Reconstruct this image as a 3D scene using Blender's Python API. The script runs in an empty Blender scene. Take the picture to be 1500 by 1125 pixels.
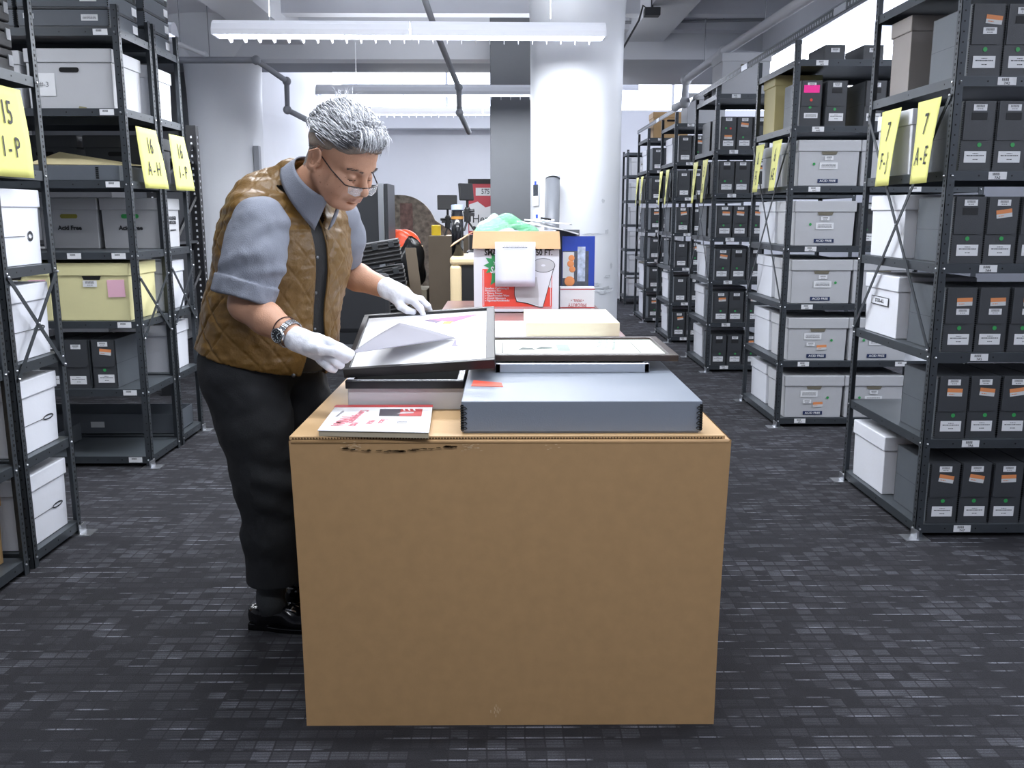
import bpy, math, random
import numpy as np
from mathutils import Vector, Matrix
random.seed(7)
SC = bpy.context.scene
COL = SC.collection
PI = math.pi

# ---------------------------------------------------------------- camera
KY = 1.0833   # depths below are stated in a shorter unit along the room
CAM_H = 1.35; FPX = 1300.0; PITCH = math.atan(250/FPX); PSI = math.atan(10/FPX*math.cos(PITCH))
cd = bpy.data.cameras.new('camera'); cam = bpy.data.objects.new('camera', cd); COL.objects.link(cam)
cam.location = (0, 0, CAM_H); cam.rotation_euler = (PI/2-PITCH, 0, -PSI)
cd.sensor_width = 36; cd.lens = FPX/1500*36; cd.clip_end = 60; cd.clip_start = 0.05
SC.camera = cam

def at(px, py, Y):
    """world point measured on the photograph at distance Y along the room"""
    a = (px-750)/FPX; b = -(py-562.5)/FPX
    ct, st = math.cos(PITCH), math.sin(PITCH)
    x, y, z = a, ct+b*st, -st+b*ct
    c, s = math.cos(PSI), math.sin(PSI)
    x, y = x*c+y*s, -x*s+y*c
    t = Y*KY/y
    return Vector((x*t, Y*KY, CAM_H+z*t))

# ---------------------------------------------------------------- materials
def lin(h):
    if isinstance(h, str):
        h = h.lstrip('#'); v = [int(h[i:i+2], 16)/255 for i in (0, 2, 4)]
        return tuple((c/12.92 if c <= .04045 else ((c+.055)/1.055)**2.4) for c in v)
    return h
_M = {}
def mat(name, col='#808080', rough=.6, metal=0., bump=0., bscale=60., var=0., vscale=8., emit=0., spec=.5, stretch=None, alpha=1., trans=0., detail=3):
    if name in _M: return _M[name]
    m = bpy.data.materials.new(name); m.use_nodes = True
    nt = m.node_tree; b = nt.nodes['Principled BSDF']
    c = lin(col)
    b.inputs['Base Color'].default_value = (*c, 1); b.inputs['Roughness'].default_value = rough
    b.inputs['Metallic'].default_value = metal; b.inputs['Specular IOR Level'].default_value = spec
    if alpha < 1: b.inputs['Alpha'].default_value = alpha
    if trans: b.inputs['Transmission Weight'].default_value = trans
    if emit:
        b.inputs['Emission Color'].default_value = (*c, 1); b.inputs['Emission Strength'].default_value = emit
    if bump or var:
        tc = nt.nodes.new('ShaderNodeTexCoord'); mp = nt.nodes.new('ShaderNodeMapping')
        nt.links.new(tc.outputs['Object'], mp.inputs['Vector'])
        if stretch: mp.inputs['Scale'].default_value = stretch
    if var:
        n = nt.nodes.new('ShaderNodeTexNoise'); n.inputs['Scale'].default_value = vscale; n.inputs['Detail'].default_value = 5
        nt.links.new(mp.outputs[0], n.inputs['Vector'])
        r = nt.nodes.new('ShaderNodeMapRange'); r.inputs['From Min'].default_value = .3; r.inputs['From Max'].default_value = .7
        r.inputs['To Min'].default_value = 1-var; r.inputs['To Max'].default_value = 1+var
        nt.links.new(n.outputs['Fac'], r.inputs['Value'])
        mx = nt.nodes.new('ShaderNodeVectorMath'); mx.operation = 'SCALE'; mx.inputs[0].default_value = c
        nt.links.new(r.outputs[0], mx.inputs['Scale']); nt.links.new(mx.outputs[0], b.inputs['Base Color'])
    if bump:
        n = nt.nodes.new('ShaderNodeTexNoise'); n.inputs['Scale'].default_value = bscale; n.inputs['Detail'].default_value = detail
        nt.links.new(mp.outputs[0], n.inputs['Vector'])
        bp = nt.nodes.new('ShaderNodeBump'); bp.inputs['Strength'].default_value = bump; bp.inputs['Distance'].default_value = .01
        nt.links.new(n.outputs['Fac'], bp.inputs['Height']); nt.links.new(bp.outputs[0], b.inputs['Normal'])
    _M[name] = m
    return m

M = dict(
 steel=mat('rack_steel', '#3d4247', .42, .35, var=.12, vscale=6),
 shelf=mat('shelf_steel', '#4c5257', .38, .3, var=.15, vscale=5),
 hole=mat('punched_hole', '#0b0c0e', .9),
 bolt=mat('bolt_zinc', '#c8cbd0', .3, .9),
 docbox=mat('document_board', '#383b3f', .45, bump=.15, bscale=400, var=.07, vscale=12),
 docside=mat('grey_board', '#555b62', .5, bump=.15, bscale=400, var=.05),
 edge=mat('metal_edge', '#101214', .35, .5),
 white=mat('white_carton', '#d8dbe3', .6, bump=.05, bscale=60, var=.03, vscale=4),
 greyw=mat('pale_grey_carton', '#b6b8bc', .62, bump=.05, bscale=60, var=.03, vscale=4),
 yellowc=mat('buff_carton', '#d9d3a0', .6, bump=.05, var=.04, vscale=4),
 tan=mat('tan_carton', '#a98a5f', .7, bump=.1, var=.06),
 paper=mat('label_paper', '#dfe1e4', .6),
 paper2=mat('label_paper_grey', '#c9ccce', .6),
 ink=mat('printed_ink', '#23262b', .6),
 orange=mat('orange_sticker', '#d98a55', .6),
 green=mat('green_dot', '#2f9a4f', .5),
 red=mat('red_dot', '#d8402f', .5),
 blueb=mat('navy_print', '#1f2f55', .5),
 pink=mat('pink_sticker', '#ff2f9c', .5),
 pinkp=mat('pale_pink_note', '#e3b3c4', .6),
 sign=mat('yellow_paper', '#d8d77e', .6, bump=.1, bscale=20),
 black=mat('black_plastic', '#121316', .5),
 bclip=mat('blue_clip', '#20307a', .5),
 silver=mat('brushed_silver', '#b9bdc4', .28, .85, bump=.05, bscale=80, stretch=(1, 20, 20)),
)

# ---------------------------------------------------------------- mesh builder
class MB:
    def __init__(s): s.v = []; s.f = []; s.m = []; s.mats = []
    def mi(s, m):
        if m not in s.mats: s.mats.append(m)
        return s.mats.index(m)
    def add(s, vs, fs, m, T=None):
        o = len(s.v)
        s.v += [tuple(T @ Vector(p)) if T else tuple(p) for p in vs]
        k = s.mi(m)
        for f in fs: s.f.append([i+o for i in f]); s.m.append(k)
        return s
    def box(s, x0, x1, y0, y1, z0, z1, m, T=None):
        vs = [(x, y, z) for z in (z0, z1) for y in (y0, y1) for x in (x0, x1)]
        return s.add(vs, [(0, 2, 3, 1), (4, 5, 7, 6), (0, 1, 5, 4), (2, 6, 7, 3), (0, 4, 6, 2), (1, 3, 7, 5)], m, T)
    def quad(s, a, b, c, d, m, T=None): return s.add([a, b, c, d], [(0, 1, 2, 3)], m, T)
    def prism(s, poly, z0, z1, m, T=None):
        n = len(poly); vs = [(x, y, z0) for x, y in poly]+[(x, y, z1) for x, y in poly]
        fs = [tuple(range(n-1, -1, -1)), tuple(range(n, 2*n))]+[(i, (i+1) % n, n+(i+1) % n, n+i) for i in range(n)]
        return s.add(vs, fs, m, T)
    def tube(s, pts, r, m, n=10, caps=True, T=None):
        pts = [Vector(p) for p in pts]; rs = r if isinstance(r, (list, tuple)) else [r]*len(pts)
        vs = []; up = None
        for i, p in enumerate(pts):
            d = (pts[min(i+1, len(pts)-1)]-pts[max(i-1, 0)]).normalized()
            if up is None or abs(up.dot(d)) > .98: up = Vector((0, 0, 1)) if abs(d.z) < .9 else Vector((1, 0, 0))
            a = d.cross(up).normalized(); b = a.cross(d).normalized(); up = b
            for k in range(n):
                t = 2*PI*k/n; vs.append(tuple(p+(a*math.cos(t)+b*math.sin(t))*rs[i]))
        fs = [(i*n+k, i*n+(k+1) % n, (i+1)*n+(k+1) % n, (i+1)*n+k) for i in range(len(pts)-1) for k in range(n)]
        if caps: fs += [tuple(range(n-1, -1, -1)), tuple((len(pts)-1)*n+k for k in range(n))]
        return s.add(vs, fs, m, T)
    def lathe(s, prof, m, n=32, T=None, arc=1.0):
        N = n if arc == 1 else n+1
        vs = [(r*math.cos(2*PI*arc*k/n), r*math.sin(2*PI*arc*k/n), z) for r, z in prof for k in range(N)]
        fs = []
        for i in range(len(prof)-1):
            for k in range(n):
                k2 = (k+1) % N if arc == 1 else k+1
                fs.append((i*N+k, i*N+k2, (i+1)*N+k2, (i+1)*N+k))
        return s.add(vs, fs, m, T)
    def ball(s, c, r, m, n=12, T=None):
        rx, ry, rz = r if isinstance(r, (tuple, list)) else (r, r, r)
        prof = []
        vs = []; fs = []
        for i in range(n+1):
            th = PI*i/n
            for k in range(2*n):
                ph = PI*k/n
                vs.append((c[0]+rx*math.sin(th)*math.cos(ph), c[1]+ry*math.sin(th)*math.sin(ph), c[2]-rz*math.cos(th)))
        for i in range(n):
            for k in range(2*n):
                fs.append((i*2*n+k, i*2*n+(k+1) % (2*n), (i+1)*2*n+(k+1) % (2*n), (i+1)*2*n+k))
        return s.add(vs, fs, m, T)
    def mesh(s, name, smooth=False):
        me = bpy.data.meshes.new(name); me.from_pydata(s.v, [], s.f)
        for m in s.mats: me.materials.append(m)
        me.polygons.foreach_set('material_index', s.m)
        if smooth: me.polygons.foreach_set('use_smooth', [True]*len(s.f))
        me.update(); return me
    def build(s, name, parent=None, bevel=0., smooth=False, loc=None, rz=0.):
        o = bpy.data.objects.new(name, s.mesh(name, smooth)); COL.objects.link(o)
        if parent: o.parent = parent
        if loc: o.location = loc
        if rz: o.rotation_euler.z = rz
        if bevel:
            b = o.modifiers.new('bevel', 'BEVEL'); b.width = bevel; b.segments = 2; b.limit_method = 'ANGLE'; b.angle_limit = .6
        return o

LABELS = []
def tag(o, label, cat, group=None, kind=None):
    o['label'] = label; o['category'] = cat
    if group: o['group'] = group
    if kind: o['kind'] = kind
    LABELS.append(label)
    return o
def thing(name, label, cat, loc=(0, 0, 0), rz=0., group=None):
    o = bpy.data.objects.new(name, None); COL.objects.link(o); o.location = (loc[0], loc[1]*(1 if isinstance(loc, Vector) else KY), loc[2]); o.rotation_euler.z = rz
    o.empty_display_size = .05
    return tag(o, label, cat, group)
def struct(o): o['kind'] = 'structure'; return o
def dup(root, loc, rz, label, group=None, cat=None, skip=()):
    r = root.copy(); COL.objects.link(r); r.location = (loc[0], loc[1]*KY, loc[2]+.001); r.rotation_euler.z = rz
    r['label'] = label; LABELS.append(label)
    if cat: r['category'] = cat
    if group: r['group'] = group
    for ch in root.children:
        if ch.name.split('.')[0] in skip: continue
        c = ch.copy(); COL.objects.link(c); c.parent = r
        for g in ch.children:
            d = g.copy(); COL.objects.link(d); d.parent = c
    return r
_TM = {}
def text(body, size, m, parent, T, xs=1., name='lettering', ext=.0004, bold=0., align='CENTER'):
    """real lettering: text turned into a mesh; T places its XY plane"""
    key = (body, size, m.name, xs, bold, align, ext)
    if key not in _TM:
        c = bpy.data.curves.new('t', 'FONT'); c.body = body; c.size = size; c.extrude = ext; c.offset = bold
        c.align_x = align; c.align_y = 'CENTER'; c.resolution_u = 2
        o = bpy.data.objects.new('t', c); COL.objects.link(o)
        bpy.context.view_layer.update()
        me = bpy.data.meshes.new_from_object(o.evaluated_get(bpy.context.evaluated_depsgraph_get()))
        bpy.data.objects.remove(o)
        me.transform(Matrix.Diagonal((xs, 1, 1, 1)))
        me.materials.clear(); me.materials.append(m)
        _TM[key] = me
    o = bpy.data.objects.new(name, _TM[key]); COL.objects.link(o)
    if parent: o.parent = parent
    o.matrix_local = T
    return o
def frame_T(origin, ex, ey):
    ex = Vector(ex).normalized(); ey = Vector(ey); ez = ex.cross(ey).normalized(); ey = ez.cross(ex)
    m = Matrix((ex, ey, ez)).transposed().to_4x4(); m.translation = Vector(origin); return m
def front_T(x, y, z, rot=0.):   # text on a face that looks to -Y
    return Matrix.Translation((x, y, z)) @ Matrix.Rotation(rot, 4, 'Y') @ Matrix.Rotation(PI/2, 4, 'X')
def side_T(x, y, z, rot=0.):    # text on a face that looks to -X
    return Matrix.Translation((x, y, z)) @ Matrix.Rotation(-PI/2, 4, 'Z') @ Matrix.Rotation(PI/2, 4, 'X') @ Matrix.Rotation(rot, 4, 'Z')
def sideR_T(x, y, z, rot=0.):   # text on a face that looks to +X
    return Matrix.Translation((x, y, z)) @ Matrix.Rotation(PI/2, 4, 'Z') @ Matrix.Rotation(PI/2, 4, 'X') @ Matrix.Rotation(rot, 4, 'Z')
ORD = ['zeroth', 'first', 'second', 'third', 'fourth', 'fifth', 'sixth', 'seventh', 'eighth']
# ================================================================ THE ROOM
def carpet():
    m = bpy.data.materials.new('carpet'); m.use_nodes = True; nt = m.node_tree; b = nt.nodes['Principled BSDF']
    N = nt.nodes.new; L = nt.links.new
    tc = N('ShaderNodeTexCoord'); sep = N('ShaderNodeSeparateXYZ'); L(tc.outputs['Object'], sep.inputs[0])
    def mth(op, a, bv=None, c=None):
        n = N('ShaderNodeMath'); n.operation = op
        for i, v in enumerate((a, bv, c)):
            if v is None: continue
            if isinstance(v, (int, float)): n.inputs[i].default_value = v
            else: L(v, n.inputs[i])
        return n.outputs[0]
    def noise(vec, scale, det=2):
        n = N('ShaderNodeTexNoise'); n.inputs['Scale'].default_value = scale; n.inputs['Detail'].default_value = det; L(vec, n.inputs['Vector']); return n.outputs['Fac']
    def comb(x, y, z=0.):
        n = N('ShaderNodeCombineXYZ')
        for i, v in enumerate((x, y, z)):
            if isinstance(v, (int, float)): n.inputs[i].default_value = v
            else: L(v, n.inputs[i])
        return n.outputs[0]
    X, Y = sep.outputs[0], sep.outputs[1]
    def white(a, b_):
        n = N('ShaderNodeTexWhiteNoise'); n.noise_dimensions = '2D'; L(comb(a, b_), n.inputs['Vector']); return n.outputs['Value']
    def ramp(v, lo, hi):
        n = N('ShaderNodeMapRange'); n.inputs['From Min'].default_value = lo; n.inputs['From Max'].default_value = hi; L(v, n.inputs['Value']); return n.outputs[0]
    P = .048
    row = mth('FLOOR', mth('DIVIDE', Y, P)); fr = mth('FRACT', mth('DIVIDE', Y, P))
    xo = mth('ADD', X, mth('MULTIPLY', mth('SUBTRACT', noise(comb(mth('MULTIPLY', X, 3.), mth('MULTIPLY', Y, 3.)), 1.), .5), .02))
    cx = mth('FLOOR', mth('DIVIDE', xo, .05)); fx = mth('FRACT', mth('DIVIDE', xo, .05)); gx = mth('GREATER_THAN', fx, .10)
    big = ramp(noise(comb(mth('MULTIPLY', X, 2.2), mth('MULTIPLY', Y, 6.)), 1., 3), .40, .66)
    run = noise(comb(mth('MULTIPLY', X, 4.5), mth('MULTIPLY', row, 3.71)), 1., 2)
    block = mth('MULTIPLY', ramp(mth('ADD', mth('MULTIPLY', white(cx, row), .45), mth('MULTIPLY', run, .8)), .45, .95), mth('ADD', mth('MULTIPLY', big, .8), .12))
    hatch = mth('ADD', mth('MULTIPLY', mth('GREATER_THAN', mth('FRACT', mth('DIVIDE', Y, .012)), .4), .45), .55)
    inb = mth('LESS_THAN', fr, .72)
    run2 = noise(comb(mth('MULTIPLY', X, 6.5), mth('MULTIPLY', row, 7.13), 4.), 1., 3)
    line = mth('MULTIPLY', mth('GREATER_THAN', fr, .87), ramp(run2, .50, .68))
    yarn = noise(comb(mth('MULTIPLY', X, 300), mth('MULTIPLY', Y, 450)), 1., 3)
    v = mth('ADD', mth('MULTIPLY', mth('MULTIPLY', block, hatch), mth('MULTIPLY', inb, .46)), mth('MULTIPLY', line, .95))
    v = mth('MULTIPLY', mth('MULTIPLY', v, mth('ADD', mth('MULTIPLY', gx, .8), .2)), mth('ADD', mth('MULTIPLY', yarn, 1.6), .0))
    cr = N('ShaderNodeMix'); cr.data_type = 'RGBA'
    cr.inputs[6].default_value = (.027, .027, .031, 1); cr.inputs[7].default_value = (.25, .26, .30, 1)
    vv = mth('MINIMUM', v, 1.); L(vv, cr.inputs[0])
    mul = N('ShaderNodeVectorMath'); mul.operation = 'SCALE'; L(cr.outputs[2], mul.inputs[0]); L(mth('ADD', yarn, .55), mul.inputs['Scale'])
    L(mul.outputs[0], b.inputs['Base Color'])
    b.inputs['Roughness'].default_value = .95; b.inputs['Specular IOR Level'].default_value = .15
    bp = N('ShaderNodeBump'); bp.inputs['Strength'].default_value = .6; bp.inputs['Distance'].default_value = .006
    L(mth('ADD', yarn, mth('MULTIPLY', gx, .3)), bp.inputs['Height']); L(bp.outputs[0], b.inputs['Normal'])
    return m
PAINT = mat('white_paint', '#d6d8de', .6, bump=.12, bscale=5, var=.04, vscale=1.2)
PAINTG = mat('grey_paint', '#8d9097', .65, bump=.12, bscale=5, var=.05, vscale=1.2)
PAINTD = mat('dark_grey_paint', '#6a6d72', .65, bump=.15, bscale=5, var=.06, vscale=1.5)
CEILM = mat('ceiling_paint', '#d3d5dc', .7, bump=.15, bscale=4, var=.06, vscale=1.)
GLOW = mat('daylight_pane', '#eef3ff', .5, emit=6.0)

def sbox(name, x0, x1, y0, y1, z0, z1, m, bevel=0):
    return struct(MB().box(x0, x1, y0*KY, y1*KY, z0, z1, m).build(name, bevel=bevel))
sbox('floor', -5.2, 6.2, -3.2, 16.2, -.1, 0, carpet())
sbox('ceiling', -5.2, 2.62, -3.2, 9.9, 3.15, 3.3, CEILM)
sbox('ceiling_rear', -5.2, 6.2, 9.9, 16.2, 4.2, 4.3, CEILM)
sbox('ceiling_high', 2.62, 6.2, -3.2, 9.9, 4.2, 4.3, CEILM)
sbox('wall_left', -5.2, -5.0, -3.2, 16.2, 0, 4.2, PAINT)
sbox('wall_front', -5.2, 6.2, -3.2, -3.0, 0, 4.2, PAINT)
sbox('wall_rear', -5.2, 6.2, 13.2, 13.4, 0, 2.92, PAINT)
sbox('wall_rear_top', -5.2, 6.2, 13.2, 13.4, 3.9, 4.2, PAINT)
sbox('wall_right', 6.0, 6.2, -3.2, 16.2, 0, 2.4, PAINTG)
sbox('wall_right_top', 6.0, 6.2, -3.2, 16.2, 4.0, 4.2, PAINT)
sbox('wall_bay', -2.85, -2.65, 9.0, 13.2, 0, 4.2, PAINT)
sbox('wall_backleft', -5.0, -2.85, 9.0, 9.2, 0, 3.15, PAINTD)
# upstand where the ceiling steps up to the high bays
sbox('trim_1', 2.45, 2.62, -3.0, 9.9, 2.86, 4.2, PAINT)
sbox('trim_2', -5.0, 2.45, 8.2, 8.42, 2.79, 4.2, PAINT)
sbox('trim_3', -5.0, 1.0, 8.42, 8.95, 2.79, 4.2, PAINTG)
sbox('trim_4', 1.0, 2.45, 8.42, 9.75, 2.79, 4.2, PAINT)
sbox('trim_5', -2.1, 1.2, 12.9, 13.2, 2.62, 2.93, PAINT)
# ceiling joists
for i in range(9):
    sbox('trim_%d' % (6+i), -1.9, 2.45, 3.05+.62*i, 3.2+.62*i, 3.02, 3.15, CEILM)
sbox('trim_15', -2.3, -1.9, -3, 8.2, 2.92, 3.15, CEILM)
sbox('trim_16', 1.15, 1.5, -3, 8.2, 2.95, 3.15, CEILM)
# windows: clerestory in the rear wall, tall sash band in the right wall
def window(i, parts, bars):
    g = parts.build('window_%d' % i); struct(g)
    for b in bars: b.build('window_frame', g)
yr = 13.25*KY; w = MB().quad((-5, yr, 2.92), (6, yr, 2.92), (6, yr, 3.9), (-5, yr, 3.9), GLOW)
bars = []
for x in (-4.2, -2.7, -.9, .9, 1.75, 2.6, 3.4, 4.6): bars.append(MB().box(x-.02, x+.02, yr-.05, yr, 2.92, 3.9, PAINT))
window(1, w, bars)
w = MB().quad((6.05, -3, 2.4), (6.05, 17, 2.4), (6.05, 17, 4.0), (6.05, -3, 4.0), GLOW)
bars = [MB().box(6.0, 6.05, y-.03, y+.03, 2.4, 4.0, PAINT) for y in range(-2, 16, 2)]
window(2, w, bars)

# round columns and the square pier
def column(x, y, r, label, chips):
    t = thing('round_column', label, 'column', (x, y, 0))
    prof = [(r*1.0, 0), (r*.995, .6), (r, 1.3), (r*1.005, 2.0), (r*1.02, 2.5), (r*1.06, 2.78), (r*1.35, 3.0), (r*1.7, 3.15)]
    MB().lathe(prof, mat('column_paint', '#d4d7dd', .42, bump=.5, bscale=3.5, var=.03, vscale=1.5, detail=8), 64).build('shaft', t, smooth=True)
    return t
c1 = column(.482, 5.78, .307, 'thick round white column under the long pendant lamp', 1)
cm = mat('chipped_plaster', '#bcc0c6', .8, bump=.8, bscale=25, detail=6)
rc = random.Random(12)
for (a, z, w_, h_) in ((-57, 1.43, .035, .035), (-72, 1.215, .20, .012), (-50, 1.23, .05, .03), (-70, .88, .16, .035), (-52, .84, .22, .06), (-40, 1.0, .03, .05), (-47, .93, .07, .02)):
    m = MB(); n = 22; pts = []
    for k in range(n):
        t_ = 2*PI*k/n; q_ = rc.uniform(.55, 1.1); aa = math.radians(a)+w_/.335*.5*math.cos(t_)*q_; pts.append((.3092*math.cos(aa), .3092*math.sin(aa), z+h_*.5*math.sin(t_)*q_))
    cx_ = .309*math.cos(math.radians(a)); cy_ = .309*math.sin(math.radians(a))
    m.add([(cx_, cy_, z)]+pts, [(0, 1+k, 1+(k+1) % n) for k in range(n)], cm); m.build('paint_chip', c1)
c2 = column(-2.78, 8.5, .35, 'round white column left of the man behind the racks', 0)
MB().box(.31, .36, -.2, -.12, 0, 2.0, PAINTG).build('conduit', c2)
p = thing('square_pier', 'square grey pier standing behind the round white column', 'column', (0.05, 8.0, 0))
MB().box(-.19, .25, 0, .35, 0, 3.14, PAINTD).build('shaft', p, bevel=.01)

# pendant lamps
def pendant(x0, y0, x1, y1, z, label, strength, drop, energy=0, glow=0.):
    L = math.hypot(x1-x0, (y1-y0)*KY); rz = math.atan2((y1-y0)*KY, x1-x0)
    t = thing('pendant_lamp', label, 'lamp', (x0, y0, z), rz, 'long fluorescent pendant lamps')
    hm = mat('lamp_housing_%g' % glow, '#dfe2ea', .4, emit=glow)  # glow puts the lit look of the housing into its material
    prof = [(-.075, 0), (-.072, .03), (-.055, .062), (-.03, .082), (0, .09), (.03, .082), (.055, .062), (.072, .03), (.075, 0), (.069, 0), (.05, .055), (0, .08), (-.05, .055), (-.069, 0)]
    n = len(prof)
    for k in range(2):
        a, b_ = L*k/2+(.004 if k else 0), L*(k+1)/2-(0 if k else .004)
        m = MB(); vs = [(a, p[0], p[1]) for p in prof]+[(b_, p[0], p[1]) for p in prof]
        m.add(vs, [(i, (i+1) % n, n+(i+1) % n, n+i) for i in range(n)], hm)
        m.build('housing', t)
    m = MB()
    for xx in (0, L):
        pr = prof[:9]; m.add([(xx-.004, p[0], p[1]) for p in pr]+[(xx+.004, p[0], p[1]) for p in pr], [tuple(range(8, -1, -1)), tuple(range(9, 18))]+[(i, i+1, 10+i, 9+i) for i in range(8)], hm)
    m.build('end_cap', t)
    tm = mat('lamp_tube_%g' % strength, '#f2f5ff', .5, emit=strength)
    MB().tube([(.05, -.0, .035), (L-.05, 0, .035)], .019, tm, 12).build('lamp_tube', t)
    lv = MB(); nb = int(L/.082)
    for i in range(1, nb):
        xx = L*i/nb
        pts = [(-.07, .01), (-.055, -.022), (0, -.036), (.055, -.022), (.07, .01)]
        lv.add([(xx-.0015, p[0], p[1]) for p in pts]+[(xx+.0015, p[0], p[1]) for p in pts], [(4, 3, 2, 1, 0), (5, 6, 7, 8, 9)]+[(i_, i_+1, 6+i_, 5+i_) for i_ in range(4)], mat('louvre_white', '#f4f6fb', .3))
    lv.box(.01, L-.01, -.0015, .0015, -.002, .012, mat('louvre_white')); lv.build('louvre', t)
    for xx in (L*.14, L*.86):
        MB().tube([(xx, 0, .085), (xx, 0, drop)], .003, PAINT, 6).build('hanger', t)
    if energy:
        ld = bpy.data.lights.new('pendant_light', 'AREA'); ld.shape = 'RECTANGLE'; ld.size = L-.1; ld.size_y = .12; ld.energy = energy; ld.color = (.93, .96, 1.)
        lo = bpy.data.objects.new('lamp_glow', ld); COL.objects.link(lo); lo.parent = t; lo.location = (L/2, 0, -.04)
        ud = bpy.data.lights.new('added_uplight', 'AREA'); ud.shape = 'RECTANGLE'; ud.size = L-.1; ud.size_y = .08; ud.energy = energy*.3; ud.color = (.93, .96, 1.)  # unseen light added above the housing to brighten the ceiling
        uo = bpy.data.objects.new('ceiling_fill', ud); COL.objects.link(uo); uo.parent = t; uo.location = (L/2, 0, .11); uo.rotation_euler.x = PI
    return t
EN = 60
pA = at(315, 44, 5.0); pB = at(885, 45, 5.05)
pendant(pA.x, 5.0, pB.x, 5.05, (pA.z+pB.z)/2-.04, 'nearest white pendant lamp crossing in front of the round column', 26, .66, EN, .12)
pendant(-1.62, 7.4, .80, 7.4, 2.35, 'grey-sided pendant lamp above the head of the man, middle of three', 10, .44, EN*.7)
pendant(-1.5, 9.6, 1.0, 9.6, 2.44, 'thin pendant lamp in the back room, farther of two in sight', 14, 1.0, EN*.9, .75)
pendant(-2.2, 11.6, 1.8, 11.6, 2.98, 'added pendant lamp brightening the rear wall, highest up before its windows', 14, 1.0, EN*.8)  # extra lamp added to brighten the rear wall
pendant(-4.6, 6.3, -2.4, 6.3, 2.62, 'added unseen pendant lamp brightening the column behind the left racks', 14, .5, EN*.7)  # unseen lamp added to brighten the left column
pendant(-1.3, 2.2, 1.15, 2.2, 2.62, 'pendant lamp out of view over the big carton', 14, .5, EN*.5)
pendant(-1.3, 3.75, 1.15, 3.75, 2.62, 'added unseen pendant lamp over the work table lighting the rack sides', 14, .5, EN*.95)  # unseen lamp added to light the aisle sides of the racks
pendant(-1.25, .2, 1.2, .2, 2.62, 'pendant lamp out of view above the camera aisle', 14, .5, EN*.62)
pendant(3.0, 3.9, 5.4, 3.9, 3.2, 'pendant lamp out of view over the near right racks', 14, .95, EN*.6)
pendant(3.0, 7.0, 5.4, 7.0, 3.2, 'pendant lamp out of view over the far right racks', 14, .95, EN*.6)
pendant(-4.6, 3.6, -2.4, 3.6, 2.62, 'pendant lamp out of view over the left racks', 14, .5, EN*.35)

# pipes
def pipe(pts, r, label, m=None, fit=True):
    t = thing('ceiling_pipe', label, 'pipe', (0, 0, 0))
    pts = [Vector(p) for p in pts]
    MB().tube(pts, r, m or PAINT, 12).build('pipe_run', t, smooth=True)
    if fit:
        for p in pts[1:-1]: MB().ball(p, r*1.45, m or PAINT, 8).build('elbow', t, smooth=True)
    for i in range(len(pts)-1):
        mid = (pts[i]+pts[i+1])/2
        if abs(pts[i].z-pts[i+1].z) < .25 and (pts[i+1]-pts[i]).length > .6:
            MB().tube([mid, (mid.x, mid.y, 3.14 if mid.y < 8.8 else 4.1)], .004, PAINTG, 6).build('hanger_rod', t)
    return t
pipe([at(225, 50, 6.9), at(300, 80, 7.6), at(312, 90, 7.7)], .02, 'short grey conduit sloping down beside the left column')
pipe([at(240, 88, 7.6), at(375, 88, 7.6), at(420, 119, 7.9), at(421, 161, 7.9), at(470, 186, 8.1)], .028, 'grey pipe turning down twice left of the hair of the man', PAINTG)
pipe([at(612, -30, 5.6), at(640, 50, 6.2), at(672, 128, 6.9), at(673, 165, 6.9), at(687, 194, 7.2)], .022, 'thin pipe crossing behind the pendant lamps near the pier', PAINTG)
pipe([at(1210, -20, 5.0), at(1060, 76, 7.3), at(1005, 117, 7.9), at(1003, 150, 7.9), at(988, 158, 8.1)], .036, 'fat white pipe sloping above the right racks', PAINT)
pipe([at(910, 33, 7.9), at(1210, 27, 7.9), at(1260, -10, 7.9)], .014, 'thin conduit running across the ceiling right of the column', PAINTG, False)
t = thing('track_bracket', 'small dark bracket with a bent rod under the ceiling', 'bracket', at(955, 18, 6.8))
MB().box(-.06, .06, -.05, .05, -.03, .03, mat('bracket_grey', '#3b3d42', .5)).build('bracket_block', t, bevel=.004)
q = at(955, 18, 6.8)
MB().tube([Vector((0, 0, -.0)), at(942, 8, 6.8)-q, at(936, 30, 6.8)-q, at(912, 72, 6.8)-q], .008, mat('bracket_grey'), 8).build('bent_rod', t)
MB().tube([(0, 0, 0), (0, 0, 3.14-q.z)], .01, mat('bracket_grey'), 8).build('hanger_rod', t)
# ================================================================ RACKS
S = [.06, .43, .793, 1.152, 1.514, 1.868, 2.25]
POST_H = 2.36
_PM = {}
def post_mesh(sx, sy, h=POST_H):
    """slotted angle post; corner at the origin, flanges run to sx along X and sy along Y"""
    k = (sx, sy, h)
    if k in _PM: return _PM[k]
    w = .032; m = MB()
    m.box(*sorted((0, .0025*sx)), *sorted((0, w*sy)), 0, h, M['steel'])
    m.box(*sorted((0, w*sx)), *sorted((0, .0025*sy)), 0, h, M['steel'])
    z = .05
    i = 0
    while z < h-.03:
        for off, hs in ((.015, .0052), (.0155, .0028)):
            zz = z+(.0 if hs > .004 else .019)
            x = -.0006*sx
            m.quad((x, sy*(off-hs), zz-hs), (x, sy*(off+hs), zz-hs), (x, sy*(off+hs), zz+hs), (x, sy*(off-hs), zz+hs), M['hole'])
        if sy > 0:
            m.quad((sx*.012, -.0006, z), (sx*.018, -.0006, z), (sx*.018, -.0006, z+.006), (sx*.012, -.0006, z+.006), M['hole'])
        z += .038; i += 1
    for s_ in S:
        m.ball((-.001*sx, sy*.02, s_-.02), .005, M['bolt'], 4)
        if sy > 0: m.ball((sx*.02, -.001, s_-.02), .005, M['bolt'], 4)
    _PM[k] = m.mesh('upright_post'); return _PM[k]
_SH = {}
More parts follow.
